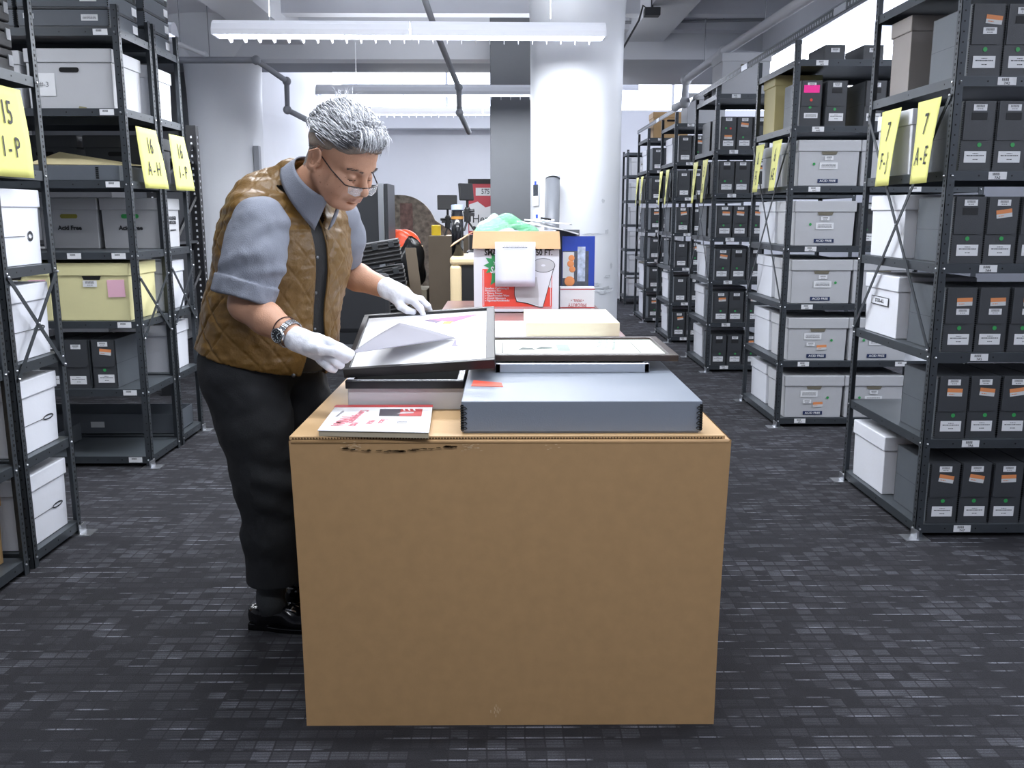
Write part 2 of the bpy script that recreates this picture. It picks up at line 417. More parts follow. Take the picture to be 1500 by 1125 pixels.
def shelf_mesh(w, d):
    k = (round(w, 3), round(d, 3))
    if k in _SH: return _SH[k]
    m = MB(); t = .0015; L = .038
    m.box(0, w, 0, d, -t, 0, M['shelf'])
    m.box(0, w, 0, t, -L, -t, M['steel']); m.box(0, w, d-t, d, -L, -t, M['steel'])
    m.box(0, t, t, d-t, -L, -t, M['steel']); m.box(w-t, w, t, d-t, -L, -t, M['steel'])
    for x in np.arange(.12, w-.05, .13):
        m.box(x, x+.006, -.0004, 0, -.022, -.016, M['hole'])
    for y in (.09, d/2, d-.09):
        for x in (-.0004, w): m.box(x, x+.0004, y, y+.006, -.022, -.016, M['hole'])
    _SH[k] = m.mesh('shelf'); return _SH[k]
_TAG = MB().box(-.036, .036, -.0008, 0, -.0145, .0145, M['paper']).add([(-.02+.004*i+dx, -.0012, z) for i in range(7) for dx, z in ((0, .001), (.0022, .001), (.0022, .011), (0, .011))], [(4*i, 4*i+1, 4*i+2, 4*i+3) for i in range(7)], M['ink'])
TAGM = _TAG.mesh('shelf_tag')
RACKNAME = {}
def rack(key, x0, sx, y0, y1, w, label, levels=S, tags=None, brace=None, feet=(0, 1), h=POST_H):
    t = thing('storage_rack', label, 'shelving', (x0, y0, 0), 0, None)
    d = (y1-y0)*KY
    for (x, y, ax, ay) in ((0, 0, 1, 1), (0, d, 1, -1), (w, 0, -1, 1), (w, d, -1, -1)):
        o = bpy.data.objects.new('upright_post', post_mesh(ax*sx, ay, h)); COL.objects.link(o); o.parent = t; o.location = (x*sx, y, 0)
        if (y > 0) in [bool(q) for q in feet]:
            f = MB().box(-.05, .05, -.04, .04, 0, .004, M['bolt']).box(-.004, .004, -.03, .03, .004, .04, M['bolt']); fo = f.build('foot_plate', t); fo.location = (x*sx, y, 0)
    for i, z in enumerate(levels):
        o = bpy.data.objects.new('shelf', shelf_mesh(w-.008, d-.006)); COL.objects.link(o); o.parent = t
        o.location = (.004 if sx > 0 else -w+.004, .003, z)
        if tags and i < len(tags) and tags[i]:
            for tx, word in tags[i]:
                g = bpy.data.objects.new('shelf_tag', TAGM); COL.objects.link(g); g.parent = o
                lx = tx-(x0 if sx > 0 else x0-w)-.004; g.location = (lx, -.0005, -.019)
                if word: text(word, .014, M['ink'], o, front_T(lx, -.0018, -.027), name='tag_lettering')
    if brace:
        for (z0, z1) in brace:
            for k in (0, 1):
                a = Vector((-.004*sx, .02, z0 if k else z1)); b = Vector((-.007*sx if k else -.004*sx, d-.02, z1 if k else z0))
                dv = (b-a); L = dv.length; n = Vector((0, -dv.z, dv.y)).normalized()*.009; e = Vector((.0015*sx, 0, 0))
                m = MB(); vs = [a-n-e, b-n-e, b+n-e, a+n-e, a-n+e, b-n+e, b+n+e, a+n+e]
                m.add(vs, [(0, 1, 2, 3), (7, 6, 5, 4), (0, 4, 5, 1), (1, 5, 6, 2), (2, 6, 7, 3), (3, 7, 4, 0)], M['steel'])
                for q in (a, b, (a+b)/2): m.ball(q-e*2, .006, M['bolt'], 5)
                m.build('cross_brace', t)
    RACKNAME[key] = t
    return t

# ---------------------------------------------------------------- boxes kept on the racks
PROTO = {}
def place(key, maker, loc, label, rz=0., group=None, cat=None):
    if key not in PROTO:
        r = maker(); PROTO[key] = r
        r.location = (loc[0], loc[1]*KY, loc[2]+.001); r.rotation_euler.z = rz; r['label'] = label; LABELS.append(label)
        if group: r['group'] = group
        return r
    return dup(PROTO[key], loc, rz, label, group, cat)
def ent(name, cat):
    o = bpy.data.objects.new(name, None); COL.objects.link(o); o['category'] = cat; return o

def lines(m, x0, x1, z0, z1, n, y, mt, seed=1):
    r = random.Random(seed)
    for i in range(n):
        z = z1-(z1-z0)*(i+.5)/n; a = (x1-x0)*r.uniform(.0, .25)/2; hh = (z1-z0)/n*.22
        x = x0+a
        while x < x1-a:
            wv = r.uniform(.003, .009); xe = min(x+wv, x1-a)
            m.quad((x, y, z-hh), (xe, y, z-hh), (xe, y, z+hh), (x, y, z+hh), mt); x = xe+.0018
def _m_body(w=.127, d=.315, h=.262):
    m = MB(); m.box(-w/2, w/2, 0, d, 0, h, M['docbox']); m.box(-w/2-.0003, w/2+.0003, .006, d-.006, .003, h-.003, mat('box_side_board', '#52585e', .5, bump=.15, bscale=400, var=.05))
    for x in (-w/2-.0006, w/2-.0024):   # lid seam on the sides
        m.box(x, x+.003, .0, d, h*.50, h*.503, M['hole'])
    for sx in (-1, 1):
        for z in np.arange(.012, h-.01, .0085):   # stapled metal edge
            m.box(sx*w/2-.0015, sx*w/2+.0018, -.0015, .003, z, z+.005, M['edge'])
    return m
def _m_flap(w=.127, h=.262):
    W = w-.010; z0 = h*.44; r = .022
    p = [(-W/2, h), (-W/2, z0)]+[(W/2-r+r*math.sin(a), z0+r-r*math.cos(a)) for a in np.linspace(0, PI/2, 6)]+[(W/2, h)]
    m = MB(); n = len(p)
    m.add([(x, -.004, z) for x, z in p]+[(x, -.0004, z) for x, z in p], [tuple(range(n)), tuple(range(2*n-1, n-1, -1))]+[(i, n+i, n+(i+1) % n, (i+1) % n) for i in range(n)], M['docbox'])
    return m
MESH = {}
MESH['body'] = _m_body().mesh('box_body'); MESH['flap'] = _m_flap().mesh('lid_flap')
m = MB().box(-.026, .026, -.0008, 0, -.012, .012, M['paper'])
for i in range(10): m.quad((-.016+.0033*i, -.0012, 0), (-.0145+.0033*i, -.0012, 0), (-.0145+.0033*i, -.0012, .009), (-.016+.0033*i, -.0012, .009), M['ink'])
lines(m, -.012, .012, -.008, -.003, 1, -.0012, M['ink'], 3); MESH['barcode'] = m.mesh('barcode_label')
m = MB().box(-.031, .031, -.0008, 0, -.016, .0, M['paper2']).box(-.031, .031, -.0008, 0, 0, .016, M['orange']); lines(m, -.026, .0, -.011, -.004, 1, -.0012, M['orange'], 5); MESH['orange'] = m.mesh('orange_sticker')
m = MB().box(-.043, .043, -.0008, 0, -.022, .022, M['paper']); lines(m, -.012, .012, .010, .016, 1, -.0012, M['ink'], 7); lines(m, -.036, .036, .001, .009, 1, -.0012, M['ink'], 8); lines(m, -.010, .012, -.013, -.006, 1, -.0012, M['ink'], 9)
MESH['title'] = m.mesh('title_label')
MESH['patch'] = MB().box(-.03, .03, -.0008, 0, -.014, .014, mat('dark_patch', '#1d1f21', .7)).mesh('dark_sticker')
def disc(mt, r=.0085):
    n = 16; m = MB(); m.add([(r*math.cos(2*PI*i/n), -.001, r*math.sin(2*PI*i/n)) for i in range(n)], [tuple(range(n))], mt); return m
MESH['gdot'] = disc(M['green']).mesh('green_dot'); MESH['rdot'] = disc(M['red']).mesh('red_dot')
MESH['pink'] = MB().box(-.047, .047, -.0008, 0, -.022, .022, M['pink']).mesh('pink_sticker')
m = MB().box(-.055, .055, -.0008, 0, -.02, .02, M['paper']); lines(m, -.045, .045, -.012, .012, 3, -.0012, M['ink'], 4); MESH['wide'] = m.mesh('title_label')
def kid(parent, name, mesh, loc=(0, 0, 0), ry=0., s=1., label=None):
    o = bpy.data.objects.new(name, mesh); COL.objects.link(o); o.parent = parent; o.location = loc; o.rotation_euler.y = ry
    if s != 1.: o.scale = (s, 1, s)
    if label: o['label'] = label
    return o
def docbox(kind):
    def mk():
        t = ent('document_box', 'box')
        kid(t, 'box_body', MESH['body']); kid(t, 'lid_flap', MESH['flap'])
        if kind in 'ABP': kid(t, 'barcode_label', MESH['barcode'], (.0, -.0045, .238))
        if kind == 'A': kid(t, 'orange_sticker', MESH['orange'], (.006, -.0045, .196), label='orange and white sticker')
        if kind == 'C':
            kid(t, 'orange_sticker', MESH['orange'], (.006, -.0045, .205), label='orange and white sticker'); kid(t, 'barcode_label', MESH['barcode'], (.008, -.0045, .165))
        if kind == 'B': kid(t, 'dark_sticker', MESH['patch'], (.0, -.0045, .205))
        if kind == 'P':
            kid(t, 'pink_sticker', MESH['pink'], (.0, -.0046, .214), label='bright pink sticker'); kid(t, 'red_dot', MESH['rdot'], (.0, -.0045, .15)); kid(t, 'title_label', MESH['wide'], (-.008, -.0006, .06), 0, .75)
            kid(t, 'green_dot', MESH['gdot'], (.004, -.0006, .108))
        elif kind == 'R':
            kid(t, 'barcode_label', MESH['barcode'], (.0, -.0045, .24)); kid(t, 'green_dot', MESH['gdot'], (-.014, -.0045, .17)); kid(t, 'red_dot', MESH['rdot'], (.016, -.0045, .168)); kid(t, 'orange_sticker', MESH['orange'], (.0, -.0006, .1), label='orange and white sticker'); kid(t, 'title_label', MESH['title'], (0, -.0006, .05))
        elif kind == 'D':
            kid(t, 'barcode_label', MESH['barcode'], (.0, -.0045, .225)); kid(t, 'title_label', MESH['title'], (.0, -.0006, .045))
        else:
            kid(t, 'green_dot', MESH['gdot'], (.004, -.0006, .098)); kid(t, 'title_label', MESH['title'], (0, -.0006, .052))
        return t
    return mk
KD = {'A': 'grey document box with orange sticker', 'B': 'grey document box with dark patch', 'C': 'grey document box with high orange sticker', 'D': 'dark document box with two labels', 'P': 'document box with pink sticker', 'R': 'document box with red and green dots'}
GRP_DOC = 'grey document boxes on the racks'
rng = random.Random(3)
def put_doc(kind, x, y, z, where, s=1.):
    o = place('doc'+kind, docbox(kind), (x, y+rng.uniform(0, .008), z), KD[kind]+', '+where, rng.uniform(-.006, .006), GRP_DOC)
    for c in o.children:
        if c.name.startswith('orange'): c.rotation_euler.y = rng.choice((-.14, -.04, .03, .1, .16)); c.location.x += rng.uniform(-.008, .008)
        if c.name.startswith('title'): c.location.x = rng.uniform(-.006, .006)
        if c.name.startswith('green'): c.location.x += rng.uniform(-.012, .012)
    return o

def carton(w, d, h, body, kind='plain'):
    """lidded record carton; base centre of its front at the origin, front looks to -Y"""
    def mk():
        t = ent('record_carton', 'box')
        m = MB(); tp = .006; lh = min(.065, h*.25)
        vs = [(-w/2+tp, tp, 0), (w/2-tp, tp, 0), (w/2-tp, d-tp, 0), (-w/2+tp, d-tp, 0), (-w/2+.002, .002, h-.004), (w/2-.002, .002, h-.004), (w/2-.002, d-.002, h-.004), (-w/2+.002, d-.002, h-.004)]
        m.add(vs, [(3, 2, 1, 0), (4, 5, 6, 7), (0, 1, 5, 4), (1, 2, 6, 5), (2, 3, 7, 6), (3, 0, 4, 7)], body)
        m.build('carton_body', t, bevel=.003)
        MB().box(-w/2-.004, w/2+.004, -.004, d+.004, h-lh, h+.002, body).build('lid', t, bevel=.004)
        hole = MB(); hw, hh = .05, .012; zc = h-lh-.022
        hmat = {'green': M['green'], 'yellowhole': mat('olive_print', '#8f8a35', .6)}.get(kind, M['hole'] if kind in ('slot', 'plain', 'yellow', 'num') else mat('hand_hole_shade', '#6e6a5c', .8))
        if kind in ('acid', 'acido', 'acid2', 'yellow'):
            pl = [(-hw, h-lh), (-hw+.008, h-lh-.02), (hw-.008, h-lh-.02), (hw, h-lh)]
        else:
            pl = [(hw*math.copysign(1, math.cos(a))*.75+hh*math.cos(a), zc-.012+hh*math.sin(a)) for a in np.linspace(-PI/2+.001, 1.5*PI-.001, 18)]
        n = len(pl); ys = lambda z: .0008+(.006-.0015)*(1-z/h)-.0022
        hole.add([(x, ys(z), z) for x, z in pl], [tuple(range(n))], hmat)
        if kind != 'nohole': hole.build('hand_hole', t)
        if kind in ('acid', 'acido', 'acid2'):
            o = MB().box(-.062, .062, -.0012, 0, -.012, .012, M['blueb']).build('navy_band', t, loc=(.0, .0035, .03))
            text('ACID FREE', .019, M['paper'], t, front_T(0, .0012, .03), 1.1, bold=.0003)
            off = {'acid': .0, 'acido': -.03, 'acid2': .01}[kind]
            kid(t, 'title_label', MESH['wide'], (off, .0012, .12 if kind != 'acido' else .155), 0, 1.); kid(t, 'barcode_label', MESH['barcode'], (off+(0 if kind != 'acido' else -.01), -.0002, .165 if kind != 'acido' else .105))
            kid(t, 'green_dot', MESH['gdot'], (-.09 if kind == 'acid' else .09, .001, .13))
            if kind == 'acido': kid(t, 'orange_sticker', MESH['orange'], (.03, .001, .085), -.05, 1., label='orange and white sticker')
        if kind == 'yellow':
            kid(t, 'barcode_label', MESH['barcode'], (-.01, -.001, .195), 0, 1.4); kid(t, 'pink_note', MB().box(-.045, .045, -.001, 0, -.045, .045, M['pinkp']).mesh('pink_note'), (.125, 0, .17), -.02, label='pale pink note')
        if kind in ('green', 'yellowhole'):
            text('Acid Free', .034, M['ink'], t, front_T(0, .0012, h-lh-.10), 1., bold=.0012)
        if kind == 'num':
            MB().box(-.055, .055, -.001, 0, -.055, .055, M['paper']).build('paper_sheet', t, loc=(-.13, .0025, .115)); text('#-3', .035, mat('pencil', '#7a7c80'), t, front_T(-.13, .0008, .115), 1.)
            MB().quad((.03, .004, 0), (.075, .004, 0), (.07, .0035, .006), (.035, .0035, .012), mat('torn_tape', '#8c8868')).build('torn_corner', t)
        if kind == 'label':
            kid(t, 'title_label', MESH['wide'], (0, .0012, .1)); kid(t, 'barcode_label', MESH['barcode'], (.08, .0005, .15))
        return t
    return mk
def put_carton(key, w, d, h, body, kind, x, y, z, label, rz=0.):
    return place('car'+key, carton(w, d, h, body, kind), (x, y, z), label, rz if rz else rng.uniform(-.01, .01), 'lidded record cartons on the racks')

# ---- right racks
X0 = 1.73
RY = {7: 3.28, 6: 5.11, 5: 6.97, 4: 8.62, 3: 10.25}
RN = {7: 'nearest right rack', 6: 'second right rack', 5: 'third right rack', 4: 'fourth right rack', 3: 'fifth right rack'}
RL = {7: 'nearest grey steel rack on the right, signed 7, full of document boxes', 6: 'grey steel rack on the right signed 6 with white record cartons',
      5: 'third grey steel rack on the right with a white carton on top', 4: 'fourth dark rack on the right, behind the signed pair', 3: 'fifth rack on the right with a brown carton on top'}
for n, y in RY.items():
    tags = [[(X0+(.20 if n == 7 else .16), '%dA%d' % (n, 7-i))] for i in range(7)]
    if n == 6:
        for i in range(7): tags[i].append((X0+.78, None))
    rack(n, X0, 1, y, y+.76, 1.2, RL[n], levels=S[:6]+[2.31 if n == 5 else S[6]], tags=tags, brace=[(.80, 1.80)])
def where(n, lvl, i): return '%s from aisle, %s shelf up, %s' % (ORD[i+1], ORD[lvl+1], RN[n])
D = .134
rows7 = ['AAAA', 'AAAA', 'CCCC', 'BAAA', 'BBAA', 'CBAA']
for lv, ks in enumerate(rows7):
    for i, k in enumerate(ks): put_doc(k, X0+.045+.067+D*i, RY[7]+.012, S[lv], where(7, lv, i))
    # second row of boxes, seen from the side in the rear half of the rack
put_carton('w', .34, .36, .275, M['white'], 'nohole', X0+.19, RY[7]+.37, S[0], 'white record carton at the rear, bottom shelf, nearest right rack')
o = put_carton('w', .34, .36, .275, M['white'], 'nohole', X0+.19, RY[7]+.36, S[2], 'white carton lettered STOR-ALL, third shelf up, nearest right rack')
MB().box(-.0012, 0, -.095, .095, -.02, .02, M['ink']).box(-.0016, 0, -.091, .091, -.0165, .0165, M['white']).build('printed_band', o, loc=(-.1702, .19, .155))
text('STOR-ALL', .024, M['ink'], o, side_T(-.1722, .19, .155), .9, bold=.0006)
put_carton('w', .34, .36, .275, M['white'], 'nohole', X0+.19, RY[7]+.36, S[3], 'white record carton at the rear, fourth shelf up, nearest right rack')
o = put_carton('w', .34, .36, .275, M['white'], 'nohole', X0+.19, RY[7]+.36, S[4], 'white carton with buff lid behind the yellow signs, nearest right rack')
put_carton('tall', .3, .2, .33, mat('taupe_board', '#86817f', .6, var=.04), 'nohole', X0+.2, RY[7]+.5, S[5], 'taupe box at the rear, sixth shelf up, nearest right rack', 0)
# rack 6
W6 = .385
r6 = {0: ['acido', 'acid'], 1: ['acido', 'acid'], 2: ['acid2', 'acid'], 3: ['acid'], 4: ['acid', 'acido']}
for lv, ks in r6.items():
    for i, k in enumerate(ks):
        put_carton('g'+k, W6-.012, .365, .27, M['greyw'], k, X0+.05+W6/2+W6*i, RY[6]+.012, S[lv], 'pale carton with navy ACID FREE band, '+where(6, lv, i))
for lv in range(5):
    put_carton('w6', W6-.012, .365, .27, M['white'], 'nohole', X0+.05+W6/2, RY[6]+.40, S[lv], 'white carton at the rear by the aisle, %s shelf up, second right rack' % ORD[lv+1])
for i in (0, 1, 2): put_doc('B', X0+.05+W6+.07+D*i, RY[6]+.012, S[3], where(6, 3, i+1))
for i, k in enumerate('PB'): put_doc(k, X0+.11+.155*i, RY[6]+.012, S[5], where(6, 5, i))
put_doc('B', X0+.50, RY[6]+.012, S[5], where(6, 5, 2)); put_doc('B', X0+.64, RY[6]+.012, S[5], where(6, 5, 3))
put_carton('buff', .3, .26, .36, mat('buff_board', '#b8ad7c', .6), 'nohole', X0+.18, RY[6]+.45, S[5], 'tall buff box at the rear, sixth shelf up, second right rack')
for i, x in enumerate((.24, .47)):
    def mk():
        t = ent('card_file_box', 'box'); m = MB()
        m.add([(-.06, 0, 0), (.06, 0, 0), (.06, .3, 0), (-.06, .3, 0), (-.06, 0, .085), (.06, 0, .085), (.06, .3, .085), (-.06, .3, .085)], [(3, 2, 1, 0), (4, 5, 6, 7), (0, 1, 5, 4), (1, 2, 6, 5), (2, 3, 7, 6), (3, 0, 4, 7)], M['docbox']); m.build('box_body', t)
        kid(t, 'barcode_label', MESH['barcode'], (0, -.001, .055)); return t
    place('card', mk, (X0+x, RY[6]+.02, S[6]), ['small dark box on top of the second right rack, nearer the aisle', 'small dark box on top of the second right rack, farther from aisle'][i], 0, 'small dark boxes on the rack top')
# rack 5
for lv in range(6):
    for i in range(3): put_doc('R' if lv == 5 and i == 0 else ('AABA' if lv in (3, 1) else 'BBAB')[(i+lv) % 4], X0+.045+.067+D*i, RY[5]+.012, S[lv], where(5, lv, i))
    if lv < 3: put_carton('w6', W6-.012, .365, .27, M['white'], 'nohole', X0+.05+W6/2, RY[5]+.40, S[lv], 'white carton at the rear by the aisle, %s shelf up, third right rack' % ORD[lv+1])
    else: put_doc('D', X0+.112, RY[5]+.37, S[lv], 'rear row by aisle, %s shelf up, third right rack' % ORD[lv+1])
put_carton('big', .40, .36, .32, M['greyw'], 'slot2', X0+.24, RY[5]+.03, 2.311, 'large white lidded carton on top of the third right rack')
t = thing('black_case', 'flat black case on the third right rack beside the white carton', 'case', (X0+.16, RY[5]+.62, 2.312))
MB().box(-.1, .12, -.09, .09, 0, .06, M['black']).build('case_body', t, bevel=.01); MB().box(-.105, .125, -.095, .095, .06, .115, M['black']).build('case_lid', t, bevel=.01)
# racks 4, 3
for n, cnt in ((4, 2), (3, 2)):
    for lv in range(6):
        for i in range(cnt): put_doc('D' if (i+lv) % 3 else 'A', X0+.045+.067+D*i+(.02 if n == 3 else 0), RY[n]+.012, S[lv], where(n, lv, i))
        if lv < 2 or lv == 5: put_carton('w6', W6-.012, .365, .27, M['white'], 'nohole', X0+.05+W6/2, RY[n]+.40, S[lv], 'white carton at the rear by the aisle, %s shelf up, %s' % (ORD[lv+1], RN[n]))
        else: put_doc('D', X0+.112, RY[n]+.37, S[lv], 'rear row by aisle, %s shelf up, %s' % (ORD[lv+1], RN[n]))
put_carton('brown', .43, .34, .30, M['tan'], 'slot', X0+.28, RY[3]+.03, S[6], 'brown carton on top of the fifth right rack')
put_carton('big', .40, .36, .32, M['greyw'], 'slot2', X0+.36, RY[4]+.2, S[6], 'white lidded carton on top of the fourth right rack')
# far rack of white cartons
FS = [.13, .48, .83, 1.19, 1.54, 1.90]
rack('far', 1.78, 1, 12.3, 12.75, .9, 'low dark rack of white cartons at the far end, right of the column', levels=FS+[2.22], feet=(), h=2.26)
for i, z in enumerate(FS):
    for k in range(2): put_carton('far', .38, .36, .25, M['greyw'], 'label', 2.04+.41*k, 12.32, z, 'pale carton, %s from aisle, %s shelf up, far end rack' % (ORD[k+1], ORD[i+1]))
# tie rail along the tops
t = thing('tie_rail', 'long slotted steel rail joining the tops of the right racks', 'rail', (X0-.006, 3.28, 2.36))
m = MB().box(-.0, .003, 0, 8.4, -.0, .042, M['steel']).box(-.0, .04, 0, 8.4, .042, .045, M['steel'])
for i in range(206):
    y = .02+.0405*i; m.quad((-.0006, y, .012), (-.0006, y, .03), (-.0006, y+.02, .03), (-.0006, y+.02, .012), mat('slot_light', '#9aa0a8', .5))
m.build('slotted_angle', t)
for i in range(4): MB().box(-.004, .0, 1.2+1.85*i, 1.36+1.85*i, .002, .04, M['bolt']).build('splice_plate', t)

# ---- left racks
XL = -1.88
LN = {'16a': 'front bay of left rack 16', '16b': 'back bay of left rack 16', '15a': 'front bay of left rack 15', '15b': 'back bay of left rack 15'}
rack('15a', XL+.06, -1, 2.60, 2.965, 1.2, 'nearest grey steel rack at the left edge, front half of the pair', feet=(0,))
rack('15b', XL+.06, -1, 3.0, 3.36, 1.2, 'grey steel rack at the left with cartons and sign 15', brace=[(.74, 1.12)], feet=(1,))
rack('16a', XL-.03, -1, 4.29, 4.68, 1.2, 'grey steel rack behind it holding the buff cartons, signed 16 A-H', brace=[(.70, 1.02)], feet=(0,), tags=[[(XL-.12, None)], [(XL-.12, None)], [(XL-.12, None)], [(XL-.12, None), (XL-.35, None)], [(XL-.12, None)], [(XL-.12, None)], [(XL-.12, None)]])
rack('16b', XL-.03, -1, 4.715, 5.06, 1.2, 'grey steel rack with sign 16 I-P, left of the man', brace=[(.72, 1.04)], feet=(1,))
for i in range(4):
    o = put_carton('lw%d' % i, .40, .33, .285, M['white'], 'nohole', XL+.03-.2, 3.02, S[i], 'white carton with black clasp, %s shelf up, back bay of left rack 15' % ORD[i+1])
    m = MB(); n = 20
    r0, r1 = (.042, .011), (.034, .005)
    ring = [(a, b) for a, b in [(r0[0]*math.cos(2*PI*k/n), r0[1]*math.sin(2*PI*k/n)) for k in range(n)]]; inn = [(r1[0]*math.cos(2*PI*k/n), r1[1]*math.sin(2*PI*k/n)) for k in range(n)]
    if i == 3: ring = [(a*.45, b*1.8) for a, b in ring]; inn = [(a*.4, b*1.8) for a, b in inn]
    m.add([(.0, a, b) for a, b in ring]+[(.0, a, b) for a, b in inn], [(k, (k+1) % n, n+(k+1) % n, n+k) for k in range(n)], M['ink'])
    m.build('printed_oval', o, loc=(.1985, .25, .11)); MB().box(-.0, .0006, 0, .17, -.001, .001, M['ink']).build('printed_line', o, loc=(.1985, .04, .11))
    put_carton('lw2', .40, .33, .285, M['white'], 'nohole', XL+.03-.63, 3.02, S[i], 'white carton deeper in, %s shelf up, back bay of left rack 15' % ORD[i+1])
put_carton('lowbeige', .40, .33, .18, mat('cream_board', '#d7d4c8', .6), 'nohole', XL-.19, 3.02, S[4], 'low cream carton under the sign 15')
for k in range(3):
    t = thing('black_case', 'flat black case with steel corners, %s of three stacked by sign 15' % ['bottom', 'middle', 'top'][k], 'case', (XL-.20, 3.17, S[5]+.002+.095*k), 0, 'black cases on the left rack')
    MB().box(-.2, .2, -.15, .15, 0, .055, M['black']).build('case_body', t, bevel=.006); MB().box(-.2, .2, -.15, .15, .058, .09, M['black']).build('case_lid', t, bevel=.006)
    for yy in (-.14, .11): MB().box(.197, .203, yy, yy+.03, .03, .07, M['bolt']).build('corner_plate', t)
for i, (k, b) in enumerate((('tanl', M['tan']), ('tanl', M['tan']), ('lw2', M['white']))):
    put_carton(k, .40, .33, .285, b, 'nohole', XL-.20, 2.62, S[i], ['brown carton', 'brown carton', 'white carton'][i]+', %s shelf up, at the left edge of the photo' % ORD[i+1])
# rack 16 front bay
XB = XL-.03
put_carton('num', .43, .36, .285, M['greyw'], 'num', XB-.055-.215, 4.31, S[5], 'pale grey carton marked #-3 high on left rack 16')
put_carton('numb', .43, .36, .275, M['greyw'], 'label', XB-.055-.215-.46, 4.31, S[5], 'pale grey carton left of the one marked #-3')
put_carton('yel', .385, .36, .30, M['yellowc'], 'yellow', XB-.05-.20, 4.31, S[2], 'buff carton with pink note nearest the aisle, left rack 16')
put_carton('yel', .385, .36, .30, M['yellowc'], 'yellow', XB-.05-.20-.41, 4.31, S[2], 'buff carton left of its twin, mostly behind a post')
for i in range(3): put_doc('D' if i else 'A', XB-.225-.14*i, 4.31, S[1], '%s from aisle, second shelf up, left rack 16' % ORD[i+1])
# shallow open tray box with raised lid
t = thing('tray_box', 'flat grey box with its lid propped open, left rack 16', 'box', (XB-.30, 4.31, S[4]+.001))
MB().box(-.24, .24, 0, .34, 0, .075, M['docside']).build('tray', t, bevel=.003)
MB().add([(-.22, .0, .08), (.16, .02, .078), (.22, .34, .09), (-.22, .34, .16), (-.22, .0, .084), (.16, .02, .082), (.22, .34, .094), (-.22, .34, .164)], [(3, 2, 1, 0), (4, 5, 6, 7), (0, 1, 5, 4), (1, 2, 6, 5), (2, 3, 7, 6), (3, 0, 4, 7)], mat('manila_folder', '#c9bd94', .7)).build('loose_lid', t)
m = MB()
for z in np.arange(.01, .07, .01): m.box(.12, .135, -.002, 0, z, z+.006, M['edge'])
m.build('metal_edge', t)
put_carton('dk', .36, .33, .26, M['docbox'], 'slot', XB-.26, 4.735, S[4], 'dark carton with hand hole behind the open flat box, left rack 16')
put_carton('dk', .36, .33, .26, M['docbox'], 'slot', XB-.66, 4.735, S[4], 'dark carton farther from aisle behind the open flat box')
put_carton('afg', .325, .33, .28, M['greyw'], 'green', XB-.05-.165, 4.735, S[3], 'carton lettered Acid Free with green hand hole, left rack 16')
o = PROTO['carafg']
MB().box(0, .0008, -.07, .02, -.003, .003, M['ink']).build('printed_line', o, loc=(.1616, .24, .10))
m = MB(); n = 20
m.add([(.0, .02*math.cos(2*PI*k/n), .026*math.sin(2*PI*k/n)) for k in range(n)]+[(.0, .014*math.cos(2*PI*k/n), .019*math.sin(2*PI*k/n)) for k in range(n)], [(k, (k+1) % n, n+(k+1) % n, n+k) for k in range(n)], M['ink']); m.build('printed_emblem', o, loc=(.1625, .12, .16))
text('HOLLINGER', .028, M['ink'], o, sideR_T(.1622, .215, .168), .75, bold=.0008); text('METAL EDGE', .024, M['ink'], o, sideR_T(.1622, .215, .143), .75, bold=.0008)
put_carton('afy', .325, .33, .28, M['greyw'], 'yellowhole', XB-.05-.165-.345, 4.735, S[3], 'carton lettered Acid Free with yellow hand hole, left rack 16')
put_carton('w16', .34, .33, .28, M['white'], 'nohole', XB-.22, 4.735, S[2], 'white carton behind the buff carton, left rack 16')
put_carton('w16', .34, .33, .28, M['white'], 'nohole', XB-.22, 4.745, S[1], 'white carton on second shelf up beside crossed braces, left rack 16')
put_carton('w16', .34, .33, .28, M['white'], 'nohole', XB-.22, 4.735, S[5], 'white carton high behind the sign 16 I-P')
t = thing('shallow_tray', 'long grey steel tray on the bottom shelf, left rack 16', 'tray', (XB-.05, 4.75, S[0]+.001))
m = MB().box(-.9, 0, 0, .3, 0, .004, M['docside'])
for a in ((-.9, 0, 0, .004), (-.9, 0, .296, .3), (-.9, -.896, 0, .3), (-.004, 0, 0, .3)): m.box(*a, 0, .12, M['docside'])
m.build('tray', t); MB().box(-.5, -.42, -.001, 0, .04, .075, M['paper2']).build('title_label', t)
t = thing('grey_partition', 'grey board leaning on the bottom shelf, left rack 16', 'board', (XB-.55, 4.33, S[0]+.001))
MB().box(-.3, .0, 0, .3, 0, .004, M['docside']).box(-.004, 0, 0, .33, 0, .1, M['docside']).box(-.3, -.296, 0, .33, 0, .1, M['docside']).build('board', t)
# flat boxes on top
def flat(w=.45, d=.36, h=.088):
    def mk():
        t = ent('flat_box', 'box')
        MB().box(-w/2+.002, w/2-.002, .002, d-.002, 0, h*.5, M['docbox']).build('box_body', t, bevel=.002)
        MB().box(-w/2, w/2, 0, d, h*.12, h, M['docside']).build('lid', t, bevel=.003)
        m = MB()
        for sx in (-1, 1):
            for z in np.arange(.016, h-.01, .01): m.box(sx*w/2-.002, sx*w/2+.002, -.002, .004, z, z+.006, M['edge'])
        m.add([(w/2+.0008, .30, .02), (w/2+.0008, .345, .035), (w/2+.0008, .345, .0)], [(0, 1, 2)], M['edge'])
        m.build('metal_edge', t)
        kid(t, 'title_label', MESH['wide'], (.13, -.001, .05), 0, .75); kid(t, 'barcode_label', MESH['barcode'], (-.17, -.001, .058), .05)
        kid(t, 'paper_label', MB().box(0, .0008, -.03, .03, -.02, .02, M['paper']).mesh('paper_label'), (w/2+.0004, d-.04, .05))
        return t
    return mk
